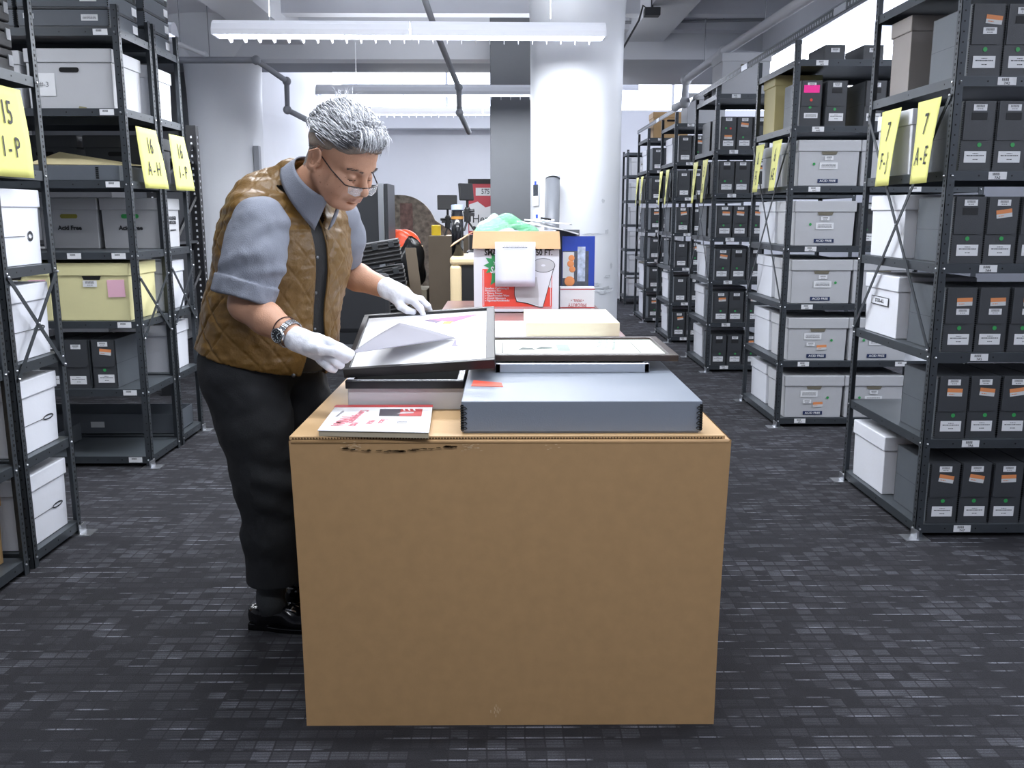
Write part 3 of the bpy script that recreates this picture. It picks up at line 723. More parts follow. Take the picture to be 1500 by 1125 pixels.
for k in range(4):
    place('flat', flat(), (XB-.05-.225, 4.31, S[6]+.0905*k), 'flat grey box, %s in the stack nearest the camera on left rack top' % ['bottom', 'second', 'third', 'topmost'][k], 0, 'flat boxes on the left rack top')
    place('flat', flat(), (XB-.05-.225-.47, 4.31, S[6]+.0905*k), 'flat grey box, %s in the far left stack on left rack top' % ['bottom', 'second', 'third', 'topmost'][k], 0, 'flat boxes on the left rack top')
    place('flat', flat(), (XB-.05-.225, 4.735, S[6]+.0905*k), 'flat grey box, %s in the stack over sign 16 I-P on rack top' % ['bottom', 'second', 'third', 'topmost'][k], 0, 'flat boxes on the left rack top')

# ---- yellow paper signs hanging on the aisle side
def sign(x, yc, zt, side, l1, l2, label, w=.20, h=.30, curl=.035, roll=0.):
    """side -1: hangs on a right-hand rack (its face looks to -X); +1: on a left-hand rack"""
    t = thing('paper_sign', label, 'sign', (x, yc, zt), 0, None)
    m = MB(); nx, nz = 6, 10
    def P(u, v):   # u across (reading direction), v down
        out = curl*(v**1.5)*(.4+.6*u)+.010*math.sin(v*3)*u
        return Vector((side*(.010+out), (u-.5)*w*(1 if side > 0 else -1)+roll*v*h, -v*h))
    vs = [P(i/nx, j/nz) for j in range(nz+1) for i in range(nx+1)]
    fs = [(j*(nx+1)+i, (j+1)*(nx+1)+i, (j+1)*(nx+1)+i+1, j*(nx+1)+i+1) for j in range(nz) for i in range(nx)]
    m.add(vs, fs, M['sign']); o = m.build('paper', t, smooth=True)
    md = o.modifiers.new('s', 'SOLIDIFY'); md.thickness = .0006; md.offset = -1
    for word, v, sz in ((l1, .30, .120), (l2, .68, .105)):
        p = P(.5, v); ex = P(.8, v)-P(.2, v); ey = P(.5, v-.12)-P(.5, v+.12)
        nrm = Vector(ex).cross(ey).normalized()
        to = text(word, sz, M['ink'], t, frame_T(p+nrm*.0035, ex, ey), .62, ext=.0003)
    return t
sign(X0-.008, RY[7]+.15, 1.80, -1, '7', 'A - E', 'yellow paper sign reading 7 A-E on the nearest right rack', roll=-.03, h=.33)
sign(X0-.008, RY[7]+.48, 1.80, -1, '7', 'F - J', 'yellow paper sign reading 7 F-J on the nearest right rack', roll=-.03, h=.33)
sign(X0-.008, RY[6]+.20, 1.80, -1, '6', 'A-E', 'yellow paper sign reading 6 A-E on the second right rack', h=.31)
sign(X0-.008, RY[6]+.55, 1.80, -1, '6', 'F-J', 'yellow paper sign reading 6 F-J on the second right rack', h=.31)
for n in (5, 4, 3):
    sign(X0-.008, RY[n]+.22, 1.80, -1, str(n), 'A-E', 'yellow paper sign, nearer of two on the %s' % RN[n], h=.36)
    sign(X0-.008, RY[n]+.58, 1.80, -1, str(n), 'F-J', 'yellow paper sign, farther of two on the %s' % RN[n], h=.36)
sign(XL+.066, 3.08, 1.80, 1, '15', 'I - P', 'yellow paper sign reading 15 I-P at the left edge', w=.25, h=.32, curl=.02)
sign(XB+.006, 4.49, 1.79, 1, '16', 'A - H', 'yellow paper sign reading 16 A-H on the left rack', w=.27, h=.31, roll=.12)
sign(XB+.006, 4.90, 1.79, 1, '16', 'I - P', 'yellow paper sign reading 16 I-P behind the A-H one', w=.24, h=.31, roll=.08)

# ---- dark pallet rack farther back on the left
t = thing('pallet_rack', 'tall dark pallet rack frame between left racks and round column', 'shelving', (-2.55, 6.1, 0))
dk = mat('pallet_rack_paint', '#1b1c20', .5)
for (x, y) in ((0, 0), (0, .9), (-1.6, 0), (-1.6, .9)):
    m = MB().box(x-.04, x+.04, y-.035, y+.035, 0, 2.05, dk)
    for z in np.arange(.1, 2.0, .05): m.quad((x-.008, y-.0355, z), (x+.008, y-.0355, z), (x+.006, y-.0355, z+.018), (x-.006, y-.0355, z+.018), PAINT)
    for z in np.arange(.1, 2.0, .05): m.quad((x+.0405, y-.008, z), (x+.0405, y+.008, z), (x+.0405, y+.006, z+.018), (x+.0405, y-.006, z+.018), PAINT)
    m.build('upright_post', t)
for z0, z1 in ((.3, .9), (.9, 1.5), (1.5, 1.9)):
    MB().tube([(0, 0, z0), (0, .9, z1)], .018, dk, 6).build('diagonal_brace', t)
for z in (.3, 1.05, 1.7):
    MB().box(-1.6, 0, -.02, .02, z, z+.08, dk if z != 1.7 else mat('rust_orange', '#6b3524', .6)).build('beam', t); MB().box(-1.6, 0, .88, .92, z, z+.08, dk).build('beam', t)
    MB().box(-1.6, 0, .02, .88, z+.06, z+.08, mat('deck_grey', '#4a4d52', .7)).build('deck', t)
for i, z in enumerate((.38, 1.13)):
    put_carton('pal', .5, .4, .4, mat('grey_carton', '#6f7176', .7), 'nohole', -3.2, 6.3, z, 'grey carton on the %s deck of the dark pallet rack' % ['lower', 'upper'][i])
# ================================================================ THE BIG CARTON AND WHAT LIES ON IT
KR = mat('kraft_board', '#b08d62', .62, bump=.12, bscale=14, var=.045, vscale=26)
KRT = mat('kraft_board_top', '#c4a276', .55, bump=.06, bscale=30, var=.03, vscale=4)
KD_ = mat('kraft_core', '#5a4329', .9)
t = thing('large_carton', 'huge brown cardboard carton used as a table in the foreground', 'box', (0.0125, 2.002, 0))
HW, DP, TZ = .555, 1.08, .788
m = MB(); nx, nz = 24, 16
def cartP(u, v):
    x = (u*2-1)*HW*(.985+.02*v-.006*math.sin(v*PI)); z = v*TZ
    return (x, -.006*math.sin(u*PI)*math.sin(v*PI)+.012*(1-v)*.0, z)
vs = [cartP(i/nx, j/nz) for j in range(nz+1) for i in range(nx+1)]
m.add(vs, [(j*(nx+1)+i, j*(nx+1)+i+1, (j+1)*(nx+1)+i+1, (j+1)*(nx+1)+i) for j in range(nz) for i in range(nx)], KR)
for s_ in (0, 1):
    a0 = cartP(s_, 0)[0]; rows = [(cartP(s_, j/nz)[0], 0, j/nz*TZ) for j in range(nz+1)]+[(cartP(s_, j/nz)[0], DP, j/nz*TZ) for j in range(nz+1)]
    m.add(rows, [(j, j+1, nz+2+j, nz+1+j) if s_ else (nz+1+j, nz+2+j, j+1, j) for j in range(nz)], KR)
m.add([(-HW, DP, 0), (HW, DP, 0), (HW, DP, TZ), (-HW, DP, TZ)], [(3, 2, 1, 0)], KR)
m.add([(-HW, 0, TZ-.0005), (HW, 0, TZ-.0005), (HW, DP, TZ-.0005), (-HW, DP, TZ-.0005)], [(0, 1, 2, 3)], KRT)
m.build('carton_body', t, smooth=False)
# rounded top corner fold and the two layers of the closing flaps
MB().tube([(-HW+.003, .004, TZ-.004), (HW-.003, .004, TZ-.004)], .006, KR, 10).build('folded_edge', t, smooth=True)
fl = MB(); fl.prism([(-HW-.002, .003), (HW-.012, .006), (HW-.014, DP), (-HW+.004, DP)], TZ+.0015, TZ+.0105, KRT)
fl.build('top_flap', t, bevel=.0008)
co = MB(); x = -HW+.004
while x < HW-.02:      # corrugation seen in the cut edge of the flap
    co.add([(x, .0022, TZ+.003), (x+.0035, .0022, TZ+.009), (x+.007, .0022, TZ+.003)], [(0, 1, 2)], KD_); x += .0075
co.box(-HW+.002, HW-.014, .0035, .006, TZ-.0005, TZ+.0015, KD_)
co.build('corrugated_edge', t)

sc = MB()
r_ = random.Random(2)
for k in range(46):     # dark scuff along the top edge under the booklet
    u = r_.uniform(0, 1); x = -.43+.29*u; z = TZ-.012-.012*abs(math.sin(u*3.0+.4))-r_.uniform(0, .004)
    sc.add([(x, -.0065, z), (x+r_.uniform(.006, .02), -.0065, z-.001), (x+r_.uniform(.006, .02), -.0065, z+.0025), (x+.002, -.0065, z+.002)], [(0, 1, 2, 3)], mat('scuff', '#5f4a30', .9))
sc.build('scuff_mark', t)
sc = MB()
for cx in (-.40, -.105, .1):
    for k in range(22 if cx < .05 else 6):
        x = cx+r_.gauss(0, .012); z = TZ-.014+r_.gauss(0, .006)
        sc.quad((x, -.0068, z), (x+.006, -.0068, z), (x+.006, -.0068, z+.0012), (x, -.0068, z+.0012), mat('pale_scuff', '#cdb594', .8))
for k in range(10):
    x = -.04+r_.gauss(0, .006); z = .02+r_.random()*.04; sc.quad((x, -.0045, z), (x+.002, -.0045, z), (x+.002, -.0045, z+.008), (x, -.0045, z+.008), mat('pale_scuff'))
sc.build('tape_scuff', t)
TOP = TZ+.0105   # .7985

GB = mat('blue_grey_board', '#838b97', .34, bump=.05, bscale=300, var=.03, vscale=3)
GBF = GB
t = thing('flat_archive_box', 'large flat blue-grey archive box with black laced corners, front right', 'box', (.194, 2.03, TOP))
MB().box(-.300, .300, .004, .80, 0, .04, GB).build('tray', t, bevel=.002)
MB().box(-.306, .306, 0, .804, .004, .084, GB).build('lid', t, bevel=.0025)
for sx in (-1, 1):
    m = MB()
    m.box(sx*.306-.006, sx*.306+.0012, -.002, -.0005, .008, .076, M['edge']) if sx > 0 else m.box(-.3072, -.300, -.002, -.0005, .008, .076, M['edge'])
    for z in (.014, .027, .040, .053, .066):
        m.tube([(sx*.3065, -.002, z+.005), (sx*.296, -.003, z+.004), (sx*.292, -.003, z), (sx*.296, -.003, z-.003), (sx*.3065, -.002, z-.002)], .0013, M['edge'], 6)
        m.tube([(sx*.3075, .0, z+.005), (sx*.3075, .012, z+.004), (sx*.3075, .012, z-.003), (sx*.3075, .0, z-.002)], .0013, M['edge'], 6)
    m.build('metal_edge', t)
MB().prism([(-.288, .20), (-.20, .185), (-.205, .245), (-.285, .285)], .0845, .0853, mat('red_orange_slip', '#e2553f', .6)).build('paper_slip', t)

# silver framed picture and the framed drawing that lies on it
t = thing('silver_frame', 'thin silver picture frame lying under the framed drawing', 'picture frame', (.14, 2.405, TOP+.0845))
m = MB()
for a in ((-.17, .29, 0, .016), (-.17, .29, .43, .446), (-.17, -.154, 0, .446), (.274, .29, 0, .446)): m.box(a[0], a[1], a[2], a[3], 0, .028, M['silver'])
m.build('frame_moulding', t, bevel=.002); MB().box(-.16, .28, .01, .44, .0, .02, M['paper2']).build('backing_board', t)
t = thing('framed_drawing', 'dark wooden frame with a pale drawing behind the flat grey box', 'picture frame', (.206, 2.435, TOP+.1132))
DW = mat('dark_wood', '#3b302b', .3, bump=.1, bscale=30, stretch=(1, 14, 14))
fw = .028; W_, D_ = .317, .41
m = MB()
for (x0, x1, y0, y1) in ((-W_, W_, 0, fw), (-W_, W_, D_-fw, D_), (-W_, -W_+fw, fw, D_-fw), (W_-fw, W_, fw, D_-fw)): m.box(x0, x1, y0, y1, 0, .020, DW)
m.build('frame_moulding', t, bevel=.003)
MB().box(-W_+fw, W_-fw, fw, D_-fw, .002, .012, mat('mat_board', '#dfe6dc', .6)).build('mat_board', t)
m = MB(); a, b_, c_, d_ = -W_+.10, W_-.10, .09, D_-.09
for (x0, x1, y0, y1) in ((a, b_, c_, c_+.004), (a, b_, d_-.004, d_), (a, a+.004, c_, d_), (b_-.004, b_, c_, d_)): m.box(x0, x1, y0, y1, .012, .0126, mat('bevel_cut', '#7d8078', .6))
m.build('mat_bevel', t)
m = MB(); r_ = random.Random(5); GS = mat('graphite_stroke', '#8f9a92', .7); GD = mat('dark_wash', '#55605a', .7)
def stroke(mb, pts, w, z, mt):
    for (p, q) in zip(pts[:-1], pts[1:]):
        d = Vector((q[0]-p[0], q[1]-p[1], 0)); n_ = Vector((-d.y, d.x, 0)).normalized()*w/2
        mb.quad((p[0]-n_.x, p[1]-n_.y, z), (q[0]-n_.x, q[1]-n_.y, z), (q[0]+n_.x, q[1]+n_.y, z), (p[0]+n_.x, p[1]+n_.y, z), mt)
for k in range(9): stroke(m, [(-.02+.03*i+.004*k, .12+.012*k+.05*math.sin(i*.5+k*.2)*(.3+.1*k) % .25, 0) for i in range(7)], .0022, .0128, GS)
for cx, cy in ((-.14, .17), (-.08, .19)):
    m.add([(cx-.03, cy-.02, .0127), (cx+.03, cy-.012, .0127), (cx+.02, cy+.02, .0127), (cx-.01, cy+.03, .0127)], [(0, 1, 2, 3)], GD)
m.add([(-.04, .13, .0127), (.0, .13, .0127), (.0, .27, .0127), (-.04, .27, .0127)], [(0, 1, 2, 3)], GS)
m.build('drawing', t)

# white flat box, black frame, frame being handled
t = thing('white_flat_box', 'flat white box under the black frames, front left', 'box', (-.283, 2.29, TOP))
MB().box(-.166, .166, 0, .44, 0, .064, mat('white_board', '#cdcdd0', .6, bump=.05)).build('box_body', t, bevel=.003)
m = MB()
for i in range(44): m.box(-.165+.0075*i, -.161+.0075*i, -.0006, 0, .058, .062, M['paper2'])
m.build('perforated_edge', t)
BK = mat('black_frame_lacquer', '#15141a', .22)
t = thing('dark_picture', 'black picture frame lying flat beneath the one being handled', 'picture frame', (-.285, 2.272, TOP+.0645), -.0)
m = MB(); A, B_ = .167, .44
for (x0, x1, y0, y1) in ((-A, A, 0, .02), (-A, A, B_-.02, B_), (-A, -A+.02, .02, B_-.02), (A-.02, A, .02, B_-.02)): m.box(x0, x1, y0, y1, 0, .024, BK)
m.build('frame_moulding', t, bevel=.002); MB().box(-A+.018, A-.018, .018, B_-.018, .002, .016, mat('dark_glass', '#222625', .8, spec=.15)).build('glazing', t)

YS = 2.5*(KY-1)
FL, FR, BLc = Vector((-.459, 2.28+YS, .8885)), Vector((-.028, 2.28+YS, .917)), Vector((-.503, 2.745+YS, .992))
HT = frame_T(FL, FR-FL, BLc-FL); HWd, HDp = (FR-FL).length, .472
t = thing('held_frame', 'black framed picture held tilted by the man in white gloves', 'picture frame', (0, 0, 0)); t.matrix_world = HT
m = MB(); fw = .016
BKs = mat('black_frame_side', '#131317', .42); BKt = mat('grey_frame_face', '#4a4c58', .25)
for (x0, x1, y0, y1) in ((0, HWd, 0, fw), (0, HWd, HDp-fw, HDp), (0, fw, fw, HDp-fw), (HWd-fw*1.6, HWd, fw, HDp-fw)): m.box(x0, x1, y0, y1, 0, .027, BKs)
m.build('frame_moulding', t, bevel=.0015)
MB().box(fw, HWd-fw*1.6, fw, HDp-fw, .002, .018, mat('art_paper', '#f1f2f4', .55)).build('mat_board', t)
m = MB()
PKm = mat('pink_wash', '#d06a96', .6); 
art = MB()
art.add([(.215, .405, .0185), (.30, .365, .0185), (.43*.9, .425, .0185), (.31, .418, .0185)], [(0, 1, 2, 3)], PKm)
art.add([(.20, .40, .0184), (.245, .365, .0184), (.285, .41, .0184)], [(0, 1, 2)], mat('violet_wash', '#7a6a86', .6))
art.add([(.262, .352, .0187), (.29, .350, .0187), (.30, .372, .0187), (.27, .375, .0187)], [(0, 1, 2, 3)], mat('orange_wash', '#f0a050', .6))
art.build('painted_mark', t); art = MB()
art.add([(.300, .150, .0185), (.325, .145, .0185), (.317, .16, .0185), (.312, .215, .0185), (.305, .165, .0185)], [(0, 1, 2, 3, 4)], mat('lilac_wash', '#8f88b0', .6))
art.build('painted_boat', t)
# tissue sheet lifted by the corner
t = thing('interleaf_sheet', 'thin grey interleaving sheet lifted from the picture by its corner', 'paper', (0, 0, 0))
a = Vector((-.425, 2.20+YS, .972)); b_ = HT @ Vector((.135, .300, .050)); c_ = HT @ Vector((.315, .205, .022)); d_ = HT @ Vector((.20, .085, .024))
m = MB(); n = 12; vs = []
for j in range(n+1):
    for i in range(n+1):
        u, v = i/n, j/n
        top = a.lerp(b_, u); p1 = top.lerp(a.lerp(c_, u), v)
        p1 = p1+Vector((0, 0, .004*math.sin(u*PI)*(1-v)+.003*math.sin(v*PI)*u)); vs.append(p1)
m.add(vs, [(j*(n+1)+i, j*(n+1)+i+1, (j+1)*(n+1)+i+1, (j+1)*(n+1)+i) for j in range(n) for i in range(n)], mat('tissue_paper', '#85848e', .7))
o = m.build('sheet', t, smooth=True); md = o.modifiers.new('s', 'SOLIDIFY'); md.thickness = .0005

# booklet on the front edge
t = thing('booklet', 'white booklet with red spine and red script lettering, front left', 'book', (-.33, 1.995, TOP+.0085), .0)
CR = mat('cream_cover', '#e9e9ea', .4); RS = mat('red_spine', '#b5403f', .5); RI = mat('red_lettering', '#e08c96', .5)
Bq = [(-.142, .012), (.140, -.012), (.124, .302), (-.150, .302)]
MB().prism([(x*.985, y) for x, y in Bq], -.008, .006, mat('page_block', '#b9ad95', .8)).build('page_block', t)
MB().prism([(x, y-.004) for x, y in Bq], .0065, .0085, CR).build('cover', t, bevel=.0006)
MB().prism([(-.1515, .275), (.1262, .275), (.1245, .306), (-.1508, .306)], .0087, .0093, RS).build('spine_strip', t)
m = MB(); m.quad((-.01, .165, .0092), (.105, .16, .0092), (.1, .25, .0092), (-.018, .25, .0092), mat('dark_photo', '#46434a', .4))
m.quad((.045, .162, .0095), (.105, .16, .0095), (.1, .25, .0095), (.04, .25, .0095), RS)
for k in range(3): m.quad((.05+.014*k, .225, .0097), (.055+.014*k, .225, .0097), (.05+.014*k, .25, .0097), (.044+.014*k, .25, .0097), CR)
m.quad((.035, .185, .0097), (.08, .195, .0097), (.08, .21, .0097), (.05, .215, .0097), mat('pale_portrait', '#b7b0b3', .5))
m.build('cover_picture', t)
def flatT(x, y, z, rot): return Matrix.Translation((x, y, z)) @ Matrix.Rotation(rot, 4, 'Z')
text('TWIMA', .042, RI, t, flatT(-.098, .105, .0094, -PI/2-.1), .8, bold=.0006)
text('Correspondance', .036, RI, t, flatT(-.066, .16, .0094, -PI/2-.1), .62)
text('1982', .026, RI, t, flatT(-.062, .07, .0094, -PI/2-.1), .9)
text('1964', .026, RI, t, flatT(-.022, .095, .0094, -PI/2-.1), .9)
text('Lucas', .026, RI, t, flatT(.008, .105, .0094, -PI/2-.1), .8)
text('{ }', .028, mat('grey_lettering', '#a3a0a8', .5), t, flatT(.062, .09, .0094, -PI/2), .8)
text('exhibition list', .013, mat('grey_lettering'), t, flatT(-.118, .19, .0094, -PI/2-.1), 1.)

# ================================================================ THE SECOND TABLE BEHIND
RW = mat('reddish_table_top', '#7d5c58', .3, bump=.05, bscale=10)
t = thing('work_table', 'reddish brown work table behind the big carton', 'table', (.09, 3.05, 0))
MB().box(-.46, .46, 0, 2.38, .76, .80, RW).build('tabletop', t, bevel=.004)
for x in (-.42, .42):
    for y in (.05, 2.2): MB().tube([(x, y, 0), (x, y, .76)], .02, mat('table_leg_grey', '#4b4d52', .5), 10).build('leg', t)
t = thing('cream_box', 'flat cream box lying on the stack beyond the framed drawing', 'box', (.272, 3.27, .863), .0)
CB = mat('cream_carton', '#e8dfc2', .6, bump=.05)
MB().box(-.188, .188, 0, .50, 0, .056, CB).build('box_body', t, bevel=.003)
m = MB(); m.add([(-.12, .05, .0588), (.02, .09, .0588), (.10, .07, .0588), (.02, .085, .0592), (-.02, .10, .0592)], [(0, 1, 3, 4), (1, 2, 3)], mat('torn_paper', '#f3efe2', .7)); m.add([(-.13, .048, .059), (.10, .068, .059), (.10, .071, .059), (-.13, .054, .059)], [(0, 1, 2, 3)], mat('crease_line', '#a69c80', .8)); m.build('torn_flap', t)
t = thing('mounted_print', 'white print with pale sketch lying under the cream box', 'print', (.06, 3.12, .8005))
MB().box(-.30, .34, 0, .70, 0, .062, M['paper']).build('print_stack', t, bevel=.002)
m = MB()
for k in range(5): stroke(m, [(-.13+.02*k+.01*math.sin(i), .25+.06*i, 0) for i in range(6)], .003, .0625, GS)
m.build('sketch_lines', t)
t = thing('loose_paper', 'small white paper slip left of the cream box', 'paper', (-.06, 3.95, .8005)); MB().box(-.05, .05, -.08, .08, 0, .02, M['paper']).build('sheet', t)

# bubble wrap dispenser carton
BW = mat('dispenser_white', '#d3d6de', .5); RD = mat('dispenser_red', '#d8473a', .5); GRN = mat('dispenser_green', '#2c8a52', .5); BI = mat('black_print', '#151515', .5)
t = thing('dispenser_carton', 'red and white bubble cushioning carton lettered SMALL 50 FT.', 'box', (.062, 4.6, .80))
m = MB(); W2 = .238; Hh = .45
m.box(-W2, W2, 0, .006, 0, Hh, BW); m.box(-W2, W2, .43, .436, 0, Hh, BW); m.box(-W2, -W2+.006, .006, .43, 0, Hh, BW); m.box(W2-.006, W2, .006, .43, 0, Hh, BW); m.box(-W2, W2, 0, .436, 0, .006, BW)
m.build('carton_body', t)
FT = mat('flap_inner_kraft', '#c8a47a', .6, bump=.05)
MB().add([(-W2, 0, Hh), (W2, 0, Hh), (W2+.006, -.022, Hh-.095), (-W2-.006, -.026, Hh-.092), (-W2, -.004, Hh+.003), (W2, -.004, Hh+.003), (W2+.006, -.026, Hh-.094), (-W2-.006, -.030, Hh-.091)], [(0, 1, 2, 3), (7, 6, 5, 4), (0, 4, 5, 1), (1, 5, 6, 2), (2, 6, 7, 3), (3, 7, 4, 0)], FT).build('flap', t)
MB().add([(-W2, 0, Hh), (-W2, .43, Hh), (-W2-.13, .40, Hh-.075), (-W2-.13, .02, Hh-.085), (-W2, 0, Hh+.004), (-W2, .43, Hh+.004), (-W2-.13, .40, Hh-.070), (-W2-.13, .02, Hh-.080)], [(0, 1, 2, 3), (7, 6, 5, 4), (0, 4, 5, 1), (1, 5, 6, 2), (2, 6, 7, 3), (3, 7, 4, 0)], FT).build('flap', t)
y = -.0008
m = MB(); m.quad((-.19, y, .035), (.20, y, .035), (.20, y, .245), (-.19, y, .245), RD)
m.quad((-.07, y*1.6, .20), (.197, y*1.6, .14), (.197, y*1.6, .36), (-.07, y*1.6, .36), BW)
for z in (.024, .030): m.quad((-.192, y, z), (.2, y, z), (.2, y, z+.003), (-.192, y, z+.003), RD)
m.quad((-.184, y*2, .04), (-.181, y*2, .04), (-.181, y*2, .24), (-.184, y*2, .24), BW); m.quad((.190, y*2, .04), (.193, y*2, .04), (.193, y*2, .24), (.190, y*2, .24), BW)
m.build('red_panel', t)
m = MB(); pts = []
for k in range(22):
    a = 2*PI*k/22; r = .078 if k % 2 else .050; pts.append((-.105+r*math.cos(a), .265+r*1.0*math.sin(a)))
pts[16] = (-.145, .155)
m.add([(-.105, y*3, .265)]+[(x, y*3, z) for x, z in pts], [(0, 1+k, 1+(k+1) % 22) for k in range(22)], GRN); m.build('green_burst', t)
text('SAVE', .05, BW, t, front_T(-.10, -.004, .235, .1), .8, bold=.001); text('You', .03, BW, t, front_T(-.11, -.004, .275, .1), .8)
text('SMALL', .045, BI, t, front_T(-.125, -.002, .335), .8, bold=.0014); text('50 FT.', .045, BI, t, front_T(.155, -.002, .335), .8, bold=.0014)
text('BUBBLE', .075, BI, t, front_T(-.07, -.002, .374), .85, bold=.002); text('ROLL', .075, BI, t, front_T(.145, -.002, .374), .7, bold=.002)
for i, s_ in enumerate(('Excellent Cushioning &', 'Protection For:', '✓ Picture Frames', '✓ Glass/Porcelain Ware', '✓ Crystal Glassware', '✓ Figurines/Knickknacks')):
    s_ = s_.replace('✓', 'v'); text(s_, .015, BW, t, front_T(-.175, -.002, .137-.0135*i), .95, align='LEFT', bold=.0003)
# drawn roll of cushioning (plain)
m = MB(); n = 24; gr = mat('dotted_grey', '#b3b5ba', .6)
el = lambda cx, cz, a, b: [(cx+a*math.cos(2*PI*k/n), cz+b*math.sin(2*PI*k/n)) for k in range(n)]
def ell(cx, cz, a, b, yy, mt): m.add([(x, yy, z) for x, z in el(cx, cz, a, b)], [tuple(range(n))], mt)
m.add([(x, -.0030, z) for x, z in ((.085, .262), (.213, .262), (.150, .03), (.128, .03), (.06, .052), (.0, .062), (-.012, .10), (-.01, .20), (.07, .20))], [tuple(range(8, -1, -1))], BI)
m.add([(x, -.0034, z) for x, z in ((.088, .262), (.210, .262), (.148, .034), (.130, .034), (.062, .056), (.004, .066), (-.008, .10), (-.006, .198), (.072, .198))], [tuple(range(8, -1, -1))], BW)
m.add([(x, -.0037, z) for x, z in ((.115, .2), (.125, .11), (.125, .04), (.062, .058), (.008, .068), (-.005, .10), (-.004, .195), (.07, .195))], [tuple(range(7, -1, -1))], gr)
ell(.150, .265, .066, .040, -.0038, BI); ell(.150, .265, .063, .037, -.0041, gr); ell(.150, .265, .012, .006, -.0044, BW)
m.build('printed_roll', t)
t = thing('instruction_sheet', 'white paper sheet hanging from the flap of the dispenser carton', 'paper', (.055, 4.565, 1.195), 0)
m = MB(); vs = [((i/4-.5)*.222, -.002-.006*math.sin(j/6*PI), -j/6*.245) for j in range(7) for i in range(5)]
m.add(vs, [(j*5+i, (j+1)*5+i, (j+1)*5+i+1, j*5+i+1) for j in range(6) for i in range(4)], mat('printer_paper', '#dfe5f6', .5))
o = m.build('sheet', t, smooth=True); md = o.modifiers.new('s', 'SOLIDIFY'); md.thickness = .0008
m = MB(); lines(m, -.07, .07, -.034, -.016, 2, -.0125, M['ink'], 12); m.build('printed_lines', t)

# things sticking out of the carton
def grid_surf(mb, fn, nu, nv, mt):
    vs = [fn(i/nu, j/nv) for j in range(nv+1) for i in range(nu+1)]
    mb.add(vs, [(j*(nu+1)+i, j*(nu+1)+i+1, (j+1)*(nu+1)+i+1, (j+1)*(nu+1)+i) for j in range(nv) for i in range(nu)], mt)
t = thing('bubble_wrap', 'crumpled green bubble wrap bulging out of the dispenser carton', 'packing material', (.02, 4.72, 1.25))
m = MB(); from mathutils import noise as mnoise
def bw(u, v):
    a = u*2*PI; th = v*PI*.55
    p = Vector((math.sin(th)*math.cos(a)*.17, math.sin(th)*math.sin(a)*.09, math.cos(th)*.062))
    nn = mnoise.noise(p*9+Vector((3, 1, 7))); p *= 1+.35*nn
    p.x += .05*(1 if p.x < .0 else .3)*0; p.z += .03*math.exp(-((p.x-.0)/.06)**2)
    return tuple(p)
gm = mat('green_bubble_film', '#6fcf94', .25, bump=1.0, bscale=90, detail=0, alpha=.5)
grid_surf(m, bw, 40, 16, gm); m.build('film', t, smooth=True)
t = thing('foam_sheet', 'pale folded foam sheet behind the green bubble wrap', 'packing material', (-.03, 4.86, 1.25))
m = MB(); grid_surf(m, lambda u, v: (-.15+.30*u, .05*v, -.06+(.06+.10*math.sin(min(1, u*1.3)*PI)*(1-.2*u))*v+.01*math.sin(u*20)*v), 20, 8, mat('pale_green_film', '#b9d6c8', .3, alpha=.85)); m.build('film', t, smooth=True)
t = thing('paper_bundle', 'untidy bundle of white papers at the right of the carton top', 'paper', (.20, 4.78, 1.27))
for k, (x, z, a, b) in enumerate(((0, .012, -.18, .1), (.05, .03, -.10, -.2), (-.06, .025, .12, .3), (.09, .0, -.28, .15))):
    T = Matrix.Translation((x, .02*k, z)) @ Matrix.Rotation(a*-1, 4, 'Y') @ Matrix.Rotation(b, 4, 'Z')
    MB().box(-.13, .13, -.07, .07, -.004, .004, M['paper'], T).build('sheet', t, bevel=.001)
MB().box(-.03, .03, -.008, .008, 0, .01, M['black'], Matrix.Translation((.03, -.06, .045)) @ Matrix.Rotation(.15, 4, 'Y')).build('binder_clip', t)
# poster tube against the column
t = thing('poster_tube', 'grey cardboard poster tube standing against the white column', 'tube', (.28, 5.10, .803))
TB = mat('grey_tube', '#5b5e64', .5)
MB().tube([(.0, .0, .0), (.03, .40, .775)], .048, TB, 24).build('tube_body', t, smooth=True); MB().tube([(.0296, .385, .765), (.03, .393, .782)], .049, mat('tube_cap', '#a9adb3', .4), 24).build('cap', t)
# photos taped to the column
for k, (x, z, h, lb) in enumerate(((.205, 1.475, .15, 'upper photo print taped on the white column'), (.215, 1.30, .06, 'lower torn note taped on the white column'))):
    yc = 5.78*KY; yy = yc-math.sqrt(.314**2-(x-.482)**2)-.006
    nrm = Vector((x-.482, yy-yc, 0)).normalized(); ex = Vector((-nrm.y, nrm.x, 0)); ex = ex if ex.x > 0 else -ex
    t = thing('photo_print', lb, 'photo', (0, 0, 0)); t.matrix_world = frame_T((x, yy, z), ex, (0, 0, 1))
    MB().box(-.040, .040, -h/2, h/2, 0, .001, M['paper']).build('print_paper', t)
    if k == 0: MB().box(-.030, .034, -.01, h/2-.01, .001, .0016, mat('dark_print', '#3a3f47', .4, var=.5, vscale=60)).build('picture', t)
    MB().box(-.012, .012, h/2-.012, h/2+.012, .0016, .0024, mat('blue_tape', '#2a4fd0', .5)).build('tape', t)
